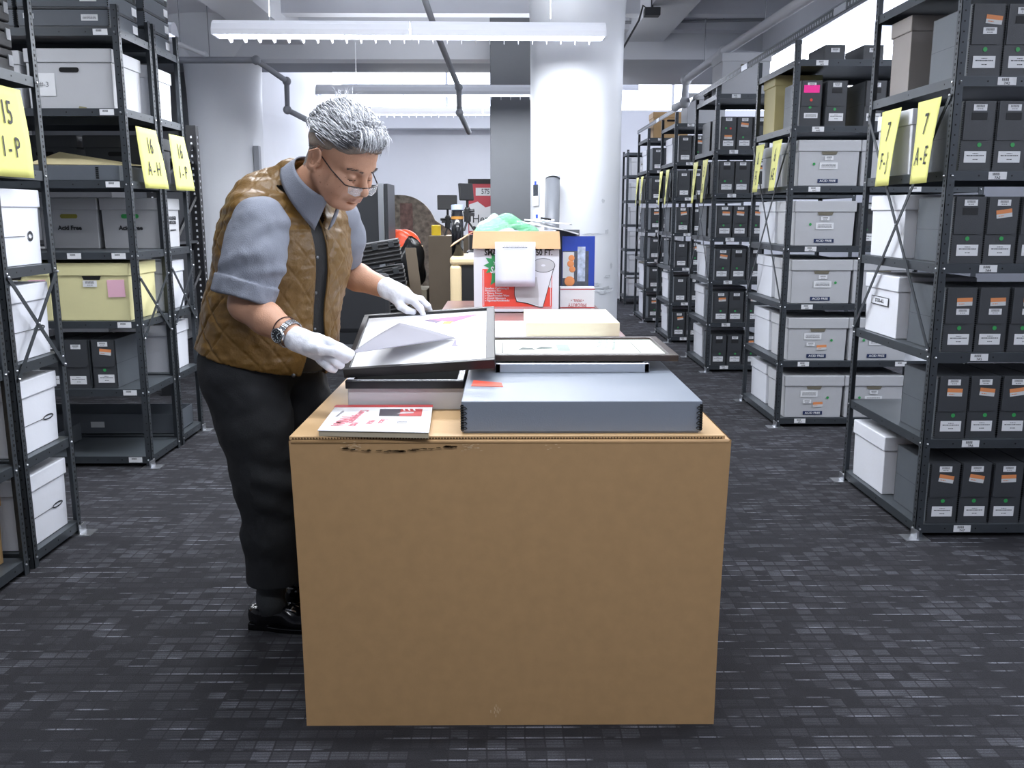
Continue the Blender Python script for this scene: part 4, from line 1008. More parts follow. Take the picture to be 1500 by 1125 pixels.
# mailers right of the carton
def mailer(name, lb, x0, x1, z0, z1, y, build):
    t = thing(name, lb, 'mailer', ((x0+x1)/2, y, .8 if z0 < .81 else z0))
    build(t, (x1-x0)/2, z1-z0); return t
t = thing('priority_mailer', 'white mailing box with upside-down PRIORITY MAIL lettering beside the dispenser carton', 'box', (.405, 4.72, .80))
MB().box(-.09, .11, 0, .06, 0, .135, M['paper']).build('mailer_body', t, bevel=.004)
m = MB(); m.box(-.09, .11, -.001, 0, .118, .124, RS); m.box(-.09, .11, -.001, 0, .012, .018, RS); m.box(-.085, .09, -.001, 0, .004, .007, M['blueb']); m.build('printed_band', t)
text('PRIORITY', .028, RS, t, front_T(.01, -.002, .032, PI), .9); text('• MAIL •', .022, RS, t, front_T(.01, -.002, .058, PI), 1.); 
t = thing('picture_calendar', 'blue and orange printed picture standing behind the mailing box', 'print', (.42, 4.80, .80))
MB().box(-.09, .10, 0, .006, 0, .42, mat('calendar_blue', '#27419c', .4)).build('backing', t)
m = MB(); m.box(-.088, .065, -.002, 0, .13, .335, mat('calendar_photo', '#4b4f57', .4, var=.3, vscale=25)); m.box(-.085, -.02, -.003, -.002, .18, .33, M['paper2'])
m.box(-.0, .045, -.003, -.002, .16, .36, mat('calendar_pale', '#a9b4c8', .4, var=.3, vscale=40)); m.build('printed_picture', t)
m = MB()
for (x, z, r) in ((-.035, .295, .018), (-.04, .262, .02), (-.03, .23, .018), (-.045, .16, .03)): m.ball((x, -.004, z), (r, .002, r), M['orange'], 8)
m.build('orange_fruit_print', t, smooth=True)
t = thing('grey_folder', 'grey folder standing behind the dispenser carton', 'folder', (.40, 4.86, .801)); MB().box(-.10, .035, 0, .02, 0, .455, TB).build('folder', t)

# ================================================================ CLUTTER IN THE BACK
BKP = mat('dark_plastic', '#25272b', .45)
t = thing('dark_cabinet', 'tall dark cabinet with a silver edge behind the man', 'cabinet', (-1.17, 7.5, 0))
MB().box(-.55, .03, 0, .5, 0, 1.6, mat('cabinet_black', '#2c2f34', .5)).build('cabinet_body', t, bevel=.004); MB().box(.031, .085, -.01, .5, 0, 1.615, M['silver']).build('edge_profile', t, bevel=.003)
MB().box(.09, .12, -.01, .5, 0, 1.61, mat('cabinet_black')).build('end_panel', t)
m = MB()
for k, w_ in enumerate((.01, .03, .012, .02)): m.box(-.26+.035*k, -.26+.035*k+w_, -.001, 0, 1.163, 1.17, M['paper2'])
m.build('small_print', t)
t = thing('arched_headboard', 'arched mottled panel leaning in the back room', 'panel', (-1.12, 9.3, 0))
n = 20; poly = [(-.3, .0), (.62, .0), (.62, 1.10)]+[(.42, 1.22)]+[(-.04+.40*math.cos(a), 1.13+.42*math.sin(a)) for a in np.linspace(.35, PI/2, 10)]+[(-.3, 1.55)]
T = Matrix.Rotation(PI/2, 4, 'X'); MB().prism(poly, -.06, 0, mat('mottled_fabric', '#6f6a60', .8, var=.55, vscale=18), T).build('panel', t)
t.location.z = -.0
MB().box(-.05, .09, -.002, -.001, .9, 1.46, mat('faded_red_streak', '#69544e', .8, var=.5, vscale=14)).build('red_streak', t)
t = thing('orange_bag', 'orange-red plastic bag on the cardboard boxes', 'bag', (-1.03, 8.2, 1.03))
m = MB(); grid_surf(m, lambda u, v: tuple(Vector((math.cos(u*2*PI)*.2*math.sin(v*PI/2), math.sin(u*2*PI)*.1*math.sin(v*PI/2), .16*math.cos(v*PI/2)+.02*math.sin(u*19)*math.sin(v*PI)))), 24, 8, mat('orange_film', '#e8542f', .35)); m.build('bag_body', t, smooth=True)
def kbox(lb, x0, x1, y0, y1, z0, z1, mt=None, nm='cardboard_box', cat='box'):
    t = thing(nm, lb, cat, ((x0+x1)/2, y0, z0)); w_ = (x1-x0)/2; h = z1-z0; d = y1-y0; mt = mt or M['tan']
    MB().box(-w_, w_, 0, d, 0, h, mt).build('box_body', t, bevel=.004)
    MB().box(-.025, .025, -.001, d, h, h+.001, mat('packing_tape', '#c4ae84', .3)).build('packing_tape', t)
    return t
DT = mat('dark_cardboard', '#5e5346', .8, var=.05)  # dark brown cardboard colour
kbox('pale wooden shelf board holding the orange bag', -1.2, -.84, 8.0, 8.5, .98, 1.03, mat('pale_wood', '#c4ab80', .6), 'shelf_board', 'board')
kbox('dark cardboard box under the orange bag', -1.19, -.85, 8.02, 8.5, .0, .975, mat('dark_brown_board', '#6f6250', .8))  # box in a plain dark brown board
kbox('brown cardboard box left of the cream cart', -.64, -.31, 6.9, 7.3, 0, 1.165, DT)
kbox('low pallet of cardboard between cabinet and brown box', -1.0, -.66, 6.9, 7.3, .0, .72, mat('grey_cardboard', '#77705f', .8))
t = thing('black_sack', 'black plastic sack slumped on the low cardboard pallet', 'bag', (-.80, 7.02, .721))
m = MB(); grid_surf(m, lambda u, v: (math.cos(u*2*PI)*.13*math.sin(v*PI)**.5*(.7+.5*v)+.015*math.sin(v*9+u*12), math.sin(u*2*PI)*.11*math.sin(v*PI)**.5*(.7+.5*v), .44*(1-v)+.018*math.sin(u*25+v*5)*math.sin(v*PI)), 28, 12, mat('black_film', '#0e0f11', .3)); m.build('bag_body', t, smooth=True)
# ribbed black crates
t = thing('folding_crate', 'black ribbed folding crates stacked tilted beside the forearm of the man', 'crate', (-.80, 5.6, .632), .1)
T = Matrix.Rotation(-.16, 4, 'Y')
for k in range(3):
    z = .18*k; mm = MB(); mm.box(-.16, .16, 0, .3, z+.02, z+.17, M['black'], T)
    for j in range(5): mm.box(-.165, .165, -.012, .31, z+.03+.028*j, z+.042+.028*j, M['black'], T)
    mm.build('crate', t, bevel=.003)
    for x in (-.13, -.02, .09): MB().box(x, x+.04, -.02, -.01, z+.12, z+.165, mat('crate_latch', '#2b2e31', .25), T).build('latch', t, bevel=.003)
kbox('dark stand under the ribbed black crates', -1.02, -.60, 5.58, 6.0, 0, .60, mat('cabinet_black'), 'equipment_case', 'case')
t = thing('wooden_plank', 'dark plank leaning right of the ribbed crates', 'board', (-.60, 6.10, 0)); MB().add([(-.02, 0, 0), (.06, 0, 0), (-.06, .02, 1.1), (-.14, .02, 1.1), (-.02, .02, 0), (.06, .02, 0), (-.06, .04, 1.1), (-.14, .04, 1.1)], [(0, 1, 2, 3), (7, 6, 5, 4), (0, 4, 5, 1), (1, 5, 6, 2), (2, 6, 7, 3), (3, 7, 4, 0)], DT).build('plank', t)
# two light panels on stands
def lightpanel(lb, x, y, z, tilt, w_=.15):
    t = thing('studio_light', lb, 'studio light', (x, y, z-.27))
    T = Matrix.Translation((0, 0, .27)) @ Matrix.Rotation(tilt, 4, 'Z') @ Matrix.Rotation(-.1, 4, 'X')
    MB().box(-w_/2*1.1, w_/2*1.1, 0, .02, -.06, .06, M['black'], T).build('light_panel', t, bevel=.006)
    mm = MB(); mm.tube([(0, .02, .21), (0, .02, .15)], .01, M['black']); mm.ball((0, .02, .15), .02, M['black'], 6); mm.tube([(-.06, .02, .13), (.05, .01, .14)], .012, M['black']); mm.tube([(0, .02, .15), (.0, .02, .06)], .025, M['black']); mm.box(-.05, .05, 0, .04, .10, .125, M['black']); mm.build('mount', t)
    mm = MB()
    for a in (0, 2.1, 4.2): mm.tube([(0, .02, .07), (.05*math.cos(a), .02+.05*math.sin(a), 0)], .007, M['black'])
    mm.build('tripod', t)
lightpanel('square black light panel on a small tripod, left of two', -.48, 6.95, 1.44, .15, .15)
t = thing('equipment_shelf', 'low brown counter carrying the small tripods', 'counter', (-.45, 6.93, 0)); 
bpy.data.objects.remove(t); LABELS.pop()
t = thing('black_cylinder', 'black tall cylinder standing beside the red poster', 'cylinder', (-.33, 5.75, 0)); MB().tube([(0, 0, 1.062), (0, 0, 1.37)], .042, mat('gloss_black', '#15161a', .15), 24).build('barrel', t, smooth=True)
MB().tube([(0, 0, 1.37), (0, .004, 1.405)], [.043, .043], mat('lens_blue', '#a8b4cc', .1), 24).build('lens_cap', t); MB().tube([(0, 0, 1.31), (0, 0, 1.33)], .0435, mat('amber_ring', '#a8783a', .2), 24).build('ring', t)
t.location.z = 0
lightpanel('square black light panel turned sideways, right of two', -.27, 5.95, 1.50, .9, .13)
t = thing('beige_cart', 'beige rounded cart with dark hollow side left of the dispenser carton', 'cart', (-.20, 5.65, 0))
BG = mat('beige_plastic', '#cdb994', .5)
m = MB(); m.box(-.18, .18, 0, .5, 1.0, 1.06, BG); m.box(-.18, -.10, 0, .5, 0, 1.0, BG); m.box(.10, .18, 0, .5, 0, 1.0, BG); m.build('cart_body', t, bevel=.02)
MB().box(-.10, .10, .02, .5, 0, 1.0, M['black']).build('hollow_shade', t); MB().box(-.06, .12, .06, .3, 1.06, 1.075, M['paper']).build('drawer_top', t)  # black panel stands in for the shade inside the hollow cart
# red poster
q = at(686, 331, 8.7)
t = thing('red_poster', 'red and white poster panel lettered 575 10 behind the light panels', 'poster', Vector((q.x+.14, q.y, 0)))
PR = mat('poster_red', '#b8404a', .4); zz_ = q.z
MB().box(-.14, .40, 0, .03, 0, zz_+.45, PR).build('poster_board', t); MB().box(-.14, .40, -.004, .034, zz_+.43, zz_+.48, M['black']).build('top_strip', t)
m = MB(); m.add([(x, -.002, z+zz_-.05) for x, z in ((-.13, .0), (.39, .0), (.39, .16), (.22, .20), (.12, .26), (.04, .24), (-.04, .30), (-.13, .27))], [tuple(range(8))], M['paper']); m.box(-.06, .24, -.002, 0, zz_+.31, zz_+.39, M['paper']); m.build('white_field', t)
text('575 10', .075, M['ink'], t, front_T(.08, -.004, zz_+.35), .8); text('Herman', .12, M['ink'], t, front_T(.08, -.005, zz_+.07), .9)
t = thing('black_cables', 'tangle of black equipment behind the tripod lights', 'equipment', (-.16, 6.5, 1.065)); m = MB(); r_ = random.Random(9)
for k in range(9): m.tube([(r_.uniform(-.12, .12), r_.uniform(0, .1), r_.uniform(.0, .2)) for _ in range(4)], .012, M['black'], 6)
m.box(-.12, .1, 0, .1, 0, .12, M['black']); m.build('equipment_body', t)
kbox('dark equipment case right of the brown box', -.3, .05, 6.4, 6.8, 0, 1.06, mat('cabinet_black'), 'equipment_case', 'case')
t = thing('yellow_tin', 'small yellow tin beside the tripod on the brown box', 'tin', (-.585, 7.05, 1.167)); MB().lathe([(0, 0), (.04, 0), (.04, .08), (.036, .085), (0, .085)], mat('yellow_tin', '#d9b92a', .35), 20).build('tin_body', t, smooth=False)
# chair and stroller-like gear behind the man, low down
t = thing('office_chair', 'dark office chair beyond the held frame', 'chair', (-.95, 5.0, 0))
MB().tube([(0, 0, .1), (0, 0, .45)], .03, M['black']).build('gas_lift', t)
MB().box(-.25, .25, -.22, .22, .45, .53, BKP).build('seat', t, bevel=.03); MB().box(-.22, .22, .2, .26, .6, .98, BKP).build('backrest', t, bevel=.03)
for a in range(5): MB().tube([(0, 0, .1), (.28*math.cos(a*1.257), .28*math.sin(a*1.257), .05)], .018, M['black']).build('leg', t)
for sx in (-1, 1): MB().tube([(sx*.27, .15, .5), (sx*.29, .0, .68), (sx*.29, -.15, .68)], .015, M['black']).build('armrest', t)
# ================================================================ THE MAN
class Field:
    def __init__(s, lo, hi, h):
        s.lo = np.array(lo, float); s.h = h; s.n = np.ceil((np.array(hi)-s.lo)/h).astype(int)+1
        s.F = np.full(tuple(s.n), .05, np.float32)
    def reg(s, lo, hi):
        a = np.clip(np.floor((np.array(lo)-s.lo)/s.h).astype(int), 0, s.n); b = np.clip(np.ceil((np.array(hi)-s.lo)/s.h).astype(int)+1, 0, s.n)
        if (b-a).min() <= 0: return None
        ax = [(s.lo[i]+s.h*np.arange(a[i], b[i])).astype(np.float32) for i in range(3)]
        return (slice(a[0], b[0]), slice(a[1], b[1]), slice(a[2], b[2])), ax[0][:, None, None], ax[1][None, :, None], ax[2][None, None, :]
    def comb(s, q, d, k, op):
        F = s.F[q]
        if op == 'u':
            if k > 0:
                hh = np.clip(.5+.5*(F-d)/k, 0, 1); s.F[q] = F*(1-hh)+d*hh-k*hh*(1-hh)
            else: s.F[q] = np.minimum(F, d)
        else:
            d = -d
            if k > 0:
                hh = np.clip(.5-.5*(F-d)/k, 0, 1); s.F[q] = F*(1-hh)+d*hh+k*hh*(1-hh)
            else: s.F[q] = np.maximum(F, d)
    def cap(s, a, b, r1, r2=None, k=.01, op='u'):
        r2 = r1 if r2 is None else r2; a = np.array(a, float); b = np.array(b, float); pad = max(r1, r2)+k+3*s.h+.01
        g = s.reg(np.minimum(a, b)-pad, np.maximum(a, b)+pad)
        if g is None: return s
        q, x, y, z = g; v = b-a; L = max(float(v@v), 1e-12)
        t = np.clip(((x-a[0])*v[0]+(y-a[1])*v[1]+(z-a[2])*v[2])/L, 0, 1)
        d = np.sqrt((x-a[0]-t*v[0])**2+(y-a[1]-t*v[1])**2+(z-a[2]-t*v[2])**2)-(r1+(r2-r1)*t)
        s.comb(q, d.astype(np.float32), k, op); return s
    def ell(s, c, r, R=None, k=.02, op='u'):
        c = np.array(c, float); R = np.eye(3) if R is None else np.array(R, float); pad = max(r)+k+3*s.h+.01
        g = s.reg(c-pad, c+pad)
        if g is None: return s
        q, x, y, z = g; x = x-c[0]; y = y-c[1]; z = z-c[2]
        p = [x*R[0, i]+y*R[1, i]+z*R[2, i] for i in range(3)]
        k0 = np.sqrt(sum((p[i]/r[i])**2 for i in range(3))); k1 = np.sqrt(sum((p[i]/r[i]**2)**2 for i in range(3)))+1e-9
        d = k0*(k0-1)/k1
        s.comb(q, d.astype(np.float32), k, op); return s
    def chain(s, pts, rs, k=.008, op='u'):
        for i in range(len(pts)-1): s.cap(pts[i], pts[i+1], rs[i], rs[i+1], k, op)
        return s
    def plane(s, p, nrm):   # keep the side the normal points away from
        x, y, z = [(s.lo[i]+s.h*np.arange(s.n[i])).astype(np.float32) for i in range(3)]
        nrm = np.array(nrm, float)/np.linalg.norm(nrm)
        d = (x[:, None, None]-p[0])*nrm[0]+(y[None, :, None]-p[1])*nrm[1]+(z[None, None, :]-p[2])*nrm[2]
        s.F = np.maximum(s.F, d.astype(np.float32)); return s
    def surf(s):
        F = s.F; ins = F < 0
        a = ins[:-1, :-1, :-1]; cnt = np.zeros(a.shape, np.uint8)
        offs = [(i, j, k) for i in (0, 1) for j in (0, 1) for k in (0, 1)]
        nx, ny, nz = ins.shape
        for (i, j, k) in offs: cnt += ins[i:nx-1+i, j:ny-1+j, k:nz-1+k]
        I, J, K = np.nonzero((cnt > 0) & (cnt < 8))
        val = {o: F[I+o[0], J+o[1], K+o[2]].astype(float) for o in offs}
        acc = np.zeros((len(I), 3)); num = np.zeros(len(I))
        for o in offs:
            for ax in range(3):
                if o[ax]: continue
                e = list(o); e[ax] = 1; e = tuple(e); v0, v1 = val[o], val[e]; m = (v0 < 0) != (v1 < 0)
                t = np.where(m, v0/np.where(m, v0-v1, 1), 0); p = np.zeros((len(I), 3))
                for c in range(3): p[:, c] = o[c]
                p[:, ax] += t; acc[m] += p[m]; num += m
        P = acc/num[:, None]+np.stack([I, J, K], 1); V = s.lo+s.h*P
        idx = -np.ones(cnt.shape, np.int32); idx[I, J, K] = np.arange(len(I)); Q = []
        for ax in range(3):
            sl0 = [slice(None)]*3; sl1 = [slice(None)]*3; sl0[ax] = slice(0, -1); sl1[ax] = slice(1, None)
            c = ins[tuple(sl0)] != ins[tuple(sl1)]
            i, j, k = np.nonzero(c); b1, b2 = [(1, 2), (2, 0), (0, 1)][ax]; g = np.stack([i, j, k], 1)
            ok = (g[:, b1] > 0) & (g[:, b2] > 0) & (g[:, b1] < s.n[b1]-1) & (g[:, b2] < s.n[b2]-1); g = g[ok]
            def cell(d1, d2):
                h_ = g.copy(); h_[:, b1] -= d1; h_[:, b2] -= d2; return idx[h_[:, 0], h_[:, 1], h_[:, 2]]
            q = np.stack([cell(1, 1), cell(0, 1), cell(0, 0), cell(1, 0)], 1)
            fl = ~ins[g[:, 0], g[:, 1], g[:, 2]]; q[fl] = q[fl][:, ::-1]; Q.append(q)
        return V, np.concatenate(Q)
def normals(V, Q):
    n = np.cross(V[Q[:, 2]]-V[Q[:, 0]], V[Q[:, 3]]-V[Q[:, 1]]); N = np.zeros_like(V)
    for i in range(4): np.add.at(N, Q[:, i], n)
    return N/(np.linalg.norm(N, axis=1, keepdims=True)+1e-12)
def relax(V, Q, it=2, w=.5):
    for _ in range(it):
        A = np.zeros_like(V); c = np.zeros(len(V))
        for i in range(4):
            for j in (1, 3): np.add.at(A, Q[:, i], V[Q[:, (i+j) % 4]]); np.add.at(c, Q[:, i], 1)
        V = V*(1-w)+w*A/c[:, None]
    return V
def arr_obj(name, V, Q, mats, mi, parent, org=(0, 0, 0)):
    u, inv = np.unique(Q, return_inverse=True); V2 = (V[u]-np.array(org)).astype(np.float32); Q2 = inv.reshape(Q.shape).astype(np.int32)
    me = bpy.data.meshes.new(name); me.vertices.add(len(V2)); me.vertices.foreach_set('co', V2.ravel())
    me.loops.add(Q2.size); me.loops.foreach_set('vertex_index', Q2.ravel()); me.polygons.add(len(Q2)); me.polygons.foreach_set('loop_start', np.arange(0, Q2.size, 4, dtype=np.int32))
    for m in mats: me.materials.append(m)
    me.polygons.foreach_set('material_index', np.asarray(mi, np.int32)*np.ones(len(Q2), np.int32)); me.polygons.foreach_set('use_smooth', np.ones(len(Q2), bool))
    me.update(calc_edges=True); me.validate()
    o = bpy.data.objects.new(name, me); COL.objects.link(o)
    if parent: o.parent = parent
    return o
def vnoise(P, sc, seed=0):
    """smooth value noise on points"""
    p = P*sc+seed*17.3; i = np.floor(p).astype(int); f = p-i; f = f*f*(3-2*f); out = np.zeros(len(P))
    for dx in (0, 1):
        for dy in (0, 1):
            for dz in (0, 1):
                hsh = ((i[:, 0]+dx)*73856093 ^ (i[:, 1]+dy)*19349663 ^ (i[:, 2]+dz)*83492791) & 0xffffff
                hsh = (hsh*1103515245+12345) & 0x7fffffff; r = (hsh % 10007)/10007.
                out += r*(f[:, 0] if dx else 1-f[:, 0])*(f[:, 1] if dy else 1-f[:, 1])*(f[:, 2] if dz else 1-f[:, 2])
    return out-.5

PO = np.array((-.77, 2.55, 0.))
yb = math.radians(35); bf = np.array((math.cos(yb), -math.sin(yb), 0)); bl = np.array((math.sin(yb), math.cos(yb), 0)); up = np.array((0, 0, 1.))
RB = np.stack([bf, bl, up], 1)
# head frame
yh, ph = math.radians(33), math.radians(33)
hF = np.array((math.cos(ph)*math.cos(yh), -math.cos(ph)*math.sin(yh), -math.sin(ph))); hU = up-up@hF*hF; hU /= np.linalg.norm(hU)
roll = math.radians(3); hL = np.cross(hU, hF); hU, hL = hU*math.cos(roll)-hL*math.sin(roll), hL*math.cos(roll)+hU*math.sin(roll)
RH = np.stack([hF, hL, hU], 1); HS = 1.05; HC = np.array((-.538, 2.385, 1.497))-HS*(hF*-.008+hL*-.082+hU*-.004)
def hp(f, l, u): return HC+HS*(hF*f+hL*l+hU*u)
def hloc(P): return ((P-HC)@RH)/HS

sh_R, el_R, wr_R = np.array((-.70, 2.36, 1.32)), np.array((-.738, 2.315, 1.095)), np.array((-.575, 2.228, 1.008))
sh_L, el_L, wr_L = np.array((-.545, 2.73, 1.33)), np.array((-.575, 2.84, 1.165)), np.array((-.384, 2.76, 1.098))
# -------- body: head, neck, trunk, arms: one continuous surface
B = Field((-1.0, 2.12, .80), (-.28, 2.96, 1.72), .0028)
B.ell((-.78, 2.585, .92), (.14, .19, .12), RB).ell((-.73, 2.58, 1.05), (.15, .19, .2), RB, .05).ell((-.69, 2.58, 1.23), (.14, .19, .19), RB, .05)
B.cap((-.72, 2.43, 1.33), (-.57, 2.71, 1.33), .055, k=.05).cap((-.68, 2.55, 1.36), hp(-.02, 0, -.04), .065, .058, k=.03)
for s_, e_, w_ in ((sh_R, el_R, wr_R), (sh_L, el_L, wr_L)):
    B.cap(s_, e_, .055, .047, k=.03).cap(e_, e_*.6+w_*.4, .046, .0465, k=.015).cap(e_*.6+w_*.4, w_, .0455, .031, k=.015)
hd = wr_R+np.array((.06, -.005, -.022)); B.cap(wr_R, hd, .026, .022, k=.01)
hd = wr_L+np.array((.05, -.0, -.025)); B.cap(wr_L, hd, .026, .02, k=.01)
def fu(u): return u*.86 if u < 0 else u
def E_(c, r, k=.015, op='u', R=None): c = (c[0], c[1], fu(c[2])); B.ell(hp(*c), tuple(HS*v for v in r), RH if R is None else R, HS*k, op)
def C_(a, b, r1, r2=None, k=.008, op='u'): a = (a[0], a[1], fu(a[2])); b = (b[0], b[1], fu(b[2])); B.cap(hp(*a), hp(*b), HS*r1, HS*(r1 if r2 is None else r2), HS*k, op)
E_((-.012, 0, .05), (.096, .077, .085), .01); E_((.035, 0, .045), (.062, .066, .062), .03); E_((.035, 0, -.03), (.064, .062, .078), .03)
for sl in (-1, 1):
    C_((-.002, sl*.058, -.045), (.058, sl*.030, -.098), .023, .022, .025)       # jaw
    E_((.062, sl*.040, -.042), (.034, .030, .034), .022)                        # full cheek
    C_((.060, sl*.052, -.016), (.082, sl*.036, -.020), .014, .012, .016)        # cheekbone
    C_((.094, sl*.010, .026), (.074, sl*.050, .027), .0085, .008, .014)         # brow
    E_((.101, sl*.032, .004), (.015, .018, .010), .010, 's')                    # socket
E_((.072, 0, -.100), (.028, .028, .022), .022)                                  # chin
E_((.02, 0, -.085), (.05, .045, .028), .03)                                     # under-chin fullness
C_((.096, 0, .018), (.116, 0, -.026), .0075, .0115, .012); E_((.118, 0, -.034), (.013, .0135, .0105), .008)  # nose
for sl in (-1, 1):
    E_((.107, sl*.0150, -.038), (.011, .008, .008), .006); E_((.112, sl*.008, -.0475), (.006, .0042, .004), .003, 's')
    E_((.083, sl*.032, .002), (.0145, .0155, .0135), .003)                      # lidded eye
    C_((.0955, sl*.022, -.0045), (.0895, sl*.044, -.0045), .0012, .0012, .002, 's')  # closed lid line
    C_((.098, sl*.024, .0125), (.090, sl*.045, .010), .0012, .0012, .004, 's')
    C_((.101, sl*.021, -.036), (.084, sl*.036, -.066), .0022, .0018, .010, 's')  # nasolabial fold
    C_((.092, sl*.026, -.014), (.082, sl*.042, -.019), .002, .0015, .008, 's')   # bag under the eye
E_((.092, 0, -.062), (.018, .030, .018), .014)                                  # muzzle
C_((.1065, -.010, -.0595), (.093, -.026, -.066), .0040, .0028, .005); C_((.1055, .010, -.0595), (.093, .026, -.066), .0040, .0028, .005); C_((.107, -.010, -.0595), (.107, .010, -.0595), .0052, .0052, .004)
C_((.101, -.013, -.0725), (.101, .013, -.0725), .0055, .0055, .008); C_((.103, .012, -.072), (.092, .024, -.0675), .005, .003, .005); C_((.103, -.012, -.072), (.092, -.024, -.0675), .005, .003, .005)
C_((.113, -.014, -.066), (.113, .014, -.066), .0014, .0014, .002, 's'); C_((.110, -.014, -.066), (.091, -.029, -.068), .0013, .001, .002, 's'); C_((.110, .014, -.066), (.091, .029, -.068), .0013, .001, .002, 's')
E_((.094, 0, -.084), (.006, .02, .004), .006, 's')
for sl in (-1, 1):   # ears
    th = -.25; RE = RH@np.array([[math.cos(th), 0, -math.sin(th)], [0, 1, 0], [math.sin(th), 0, math.cos(th)]])
    E_((-.010, sl*.086, -.002), (.022, .0075, .036), .004, 'u', RE); E_((-.006, sl*.092, .002), (.013, .007, .023), .003, 's', RE)
    C_((-.026, sl*.094, .014), (-.006, sl*.092, .033), .0036, .0034, .003); C_((-.026, sl*.094, .014), (-.024, sl*.091, -.014), .0036, .003, .003); C_((-.014, sl*.091, .010), (-.013, sl*.090, -.014), .0026, .0022, .003)
    E_((.006, sl*.080, -.004), (.005, .006, .009), .004); E_((-.004, sl*.080, -.031), (.008, .0055, .009), .005)
for k in range(3): C_((.103-.004*k, -.03, .050+.013*k), (.103-.004*k, .03, .050+.013*k), .0009, .0009, .006, 's')
V, Q = B.surf(); V = relax(V, Q, 1, .4)
c = hloc(V[Q].mean(1)); c[:, 2] = np.where(c[:, 2] < 0, c[:, 2]/.86, c[:, 2]); mi = np.zeros(len(Q), int)
lips = (np.abs(c[:, 1]) < .026) & (c[:, 2] < -.0590-.10*np.abs(c[:, 1])) & (c[:, 2] > -.0765+.25*np.abs(c[:, 1])) & (c[:, 0] > .088)
mi[lips] = 1
spots = vnoise(c*np.array((1, 1, 1)), 120, 3) > .30
mi[spots & (c[:, 0] > .0) & (c[:, 0] < .09) & (c[:, 2] < .0) & (c[:, 2] > -.07) & (np.abs(c[:, 1]) > .03)] = 2
slit = (np.abs(c[:, 2]+.0045) < .0016) & (np.abs(np.abs(c[:, 1])-.033) < .013) & (c[:, 0] > .08); mi[slit] = 3
SK = mat('skin', '#c4957a', .48, bump=.12, bscale=260, var=.07, vscale=28)
person = arr_obj('person', V, Q, [SK, mat('lip_skin', '#b37f6b', .5), mat('skin_spot', '#a3745a', .5), mat('lash_line', '#2b1d18', .6)], mi, None, PO)
person.location = PO+np.array((0, 2.5*(KY-1), 0))
tag(person, 'grey-haired person in tan quilted vest, grey shirt and white gloves, bent over frames', 'person')
def pchild(name, V, Q, mats, mi=0): return arr_obj(name, V, Q, mats, mi, person, PO)
def pbuild(mb, name, smooth=True, bevel=0): 
    o = mb.build(name, person, smooth=smooth, bevel=bevel); o.data.transform(Matrix.Translation(Vector(-PO))); return o

# -------- shirt: sleeves, chest inside the vest
SHM = mat('chambray', '#7d828e', .8, bump=.25, bscale=350, var=.06, vscale=14)
Fs = Field((-.90, 2.18, 1.0), (-.40, 2.98, 1.50), .0038)
def sleeve(Fd, s, m_, e, r):
    Fd.cap(s, m_, r[0], r[1], .03).cap(m_, e, r[1], r[2], .02)
mR = np.array((-.712, 2.325, 1.22)); cR = np.array((-.738, 2.31, 1.125))
sleeve(Fs, np.array((-.695, 2.355, 1.315)), mR, cR, (.083, .088, .079))
cL = np.array((-.562, 2.80, 1.215)); sleeve(Fs, sh_L+np.array((0, 0, 0)), (sh_L+cL)/2+np.array((.01, 0, 0)), cL, (.075, .080, .076))
ax = (cR-mR)/np.linalg.norm(cR-mR); axL = (cL-sh_L)/np.linalg.norm(cL-sh_L)
# cuffs: slightly wider bands, then cut square and hollowed at the end
Fc = Field((-.90, 2.18, 1.0), (-.40, 2.98, 1.50), .0038)
for c_, a_, r_c in ((cR, ax, .091), (cL, axL, .087)):
    Fc.cap(c_-a_*.045, c_+a_*.0, r_c, r_c-.001, 0)
X, Y, Z = [(Fs.lo[i]+Fs.h*np.arange(Fs.n[i])).astype(np.float32) for i in range(3)]
near = Y[None, :, None] < 2.56
dR = (X[:, None, None]-cR[0])*ax[0]+(Y[None, :, None]-cR[1])*ax[1]+(Z[None, None, :]-cR[2])*ax[2]
dL = (X[:, None, None]-cL[0])*axL[0]+(Y[None, :, None]-cL[1])*axL[1]+(Z[None, None, :]-cL[2])*axL[2]
dd = np.where(near, dR, dL)
Fc.F = np.maximum(Fc.F, np.maximum(dd-.012, -(dd+.038)))
Fs.F = np.maximum(Fs.F, dd+.01)
Fs.F = np.minimum(Fs.F, Fc.F)
inner = Field(Fs.lo, Fs.lo+Fs.h*(Fs.n-1), Fs.h)
for c_, a_ in ((cR, ax), (cL, axL)): inner.cap(c_-a_*.02, c_+a_*.06, .070, .070, 0)
n_ = np.minimum(inner.F.shape, Fs.F.shape); inF = inner.F[:n_[0], :n_[1], :n_[2]]; Fs.F = np.maximum(Fs.F[:n_[0], :n_[1], :n_[2]], -inF); Fs.n = n_
V, Q = Fs.surf(); V = relax(V, Q, 2)
N = normals(V, Q)
W = vnoise(V*np.array((1, 1, .7)), 22, 1)*.009+vnoise(V, 45, 2)*.004
al = (V-cR)@ax; nearV = V[:, 1] < 2.56
sx_ = V[:, 0]+.70; fold = .003*np.sin((al+.5*sx_)*95+5*vnoise(V, 14, 3))*np.exp(-((al+.09)/.05)**2)+.0022*np.sin((V[:, 2]-.8*sx_)*60+7*vnoise(V, 9, 6))*np.exp(-((V[:, 2]-1.30)/.07)**2)
V = V+N*(W*.8+np.where(nearV, fold, 0))[:, None]
yc_ = V[Q].mean(1)[:, 1]; pchild('shirt_sleeve', V, Q[yc_ < 2.56], [SHM]); pchild('shirt_sleeve', V, Q[yc_ >= 2.56], [SHM])
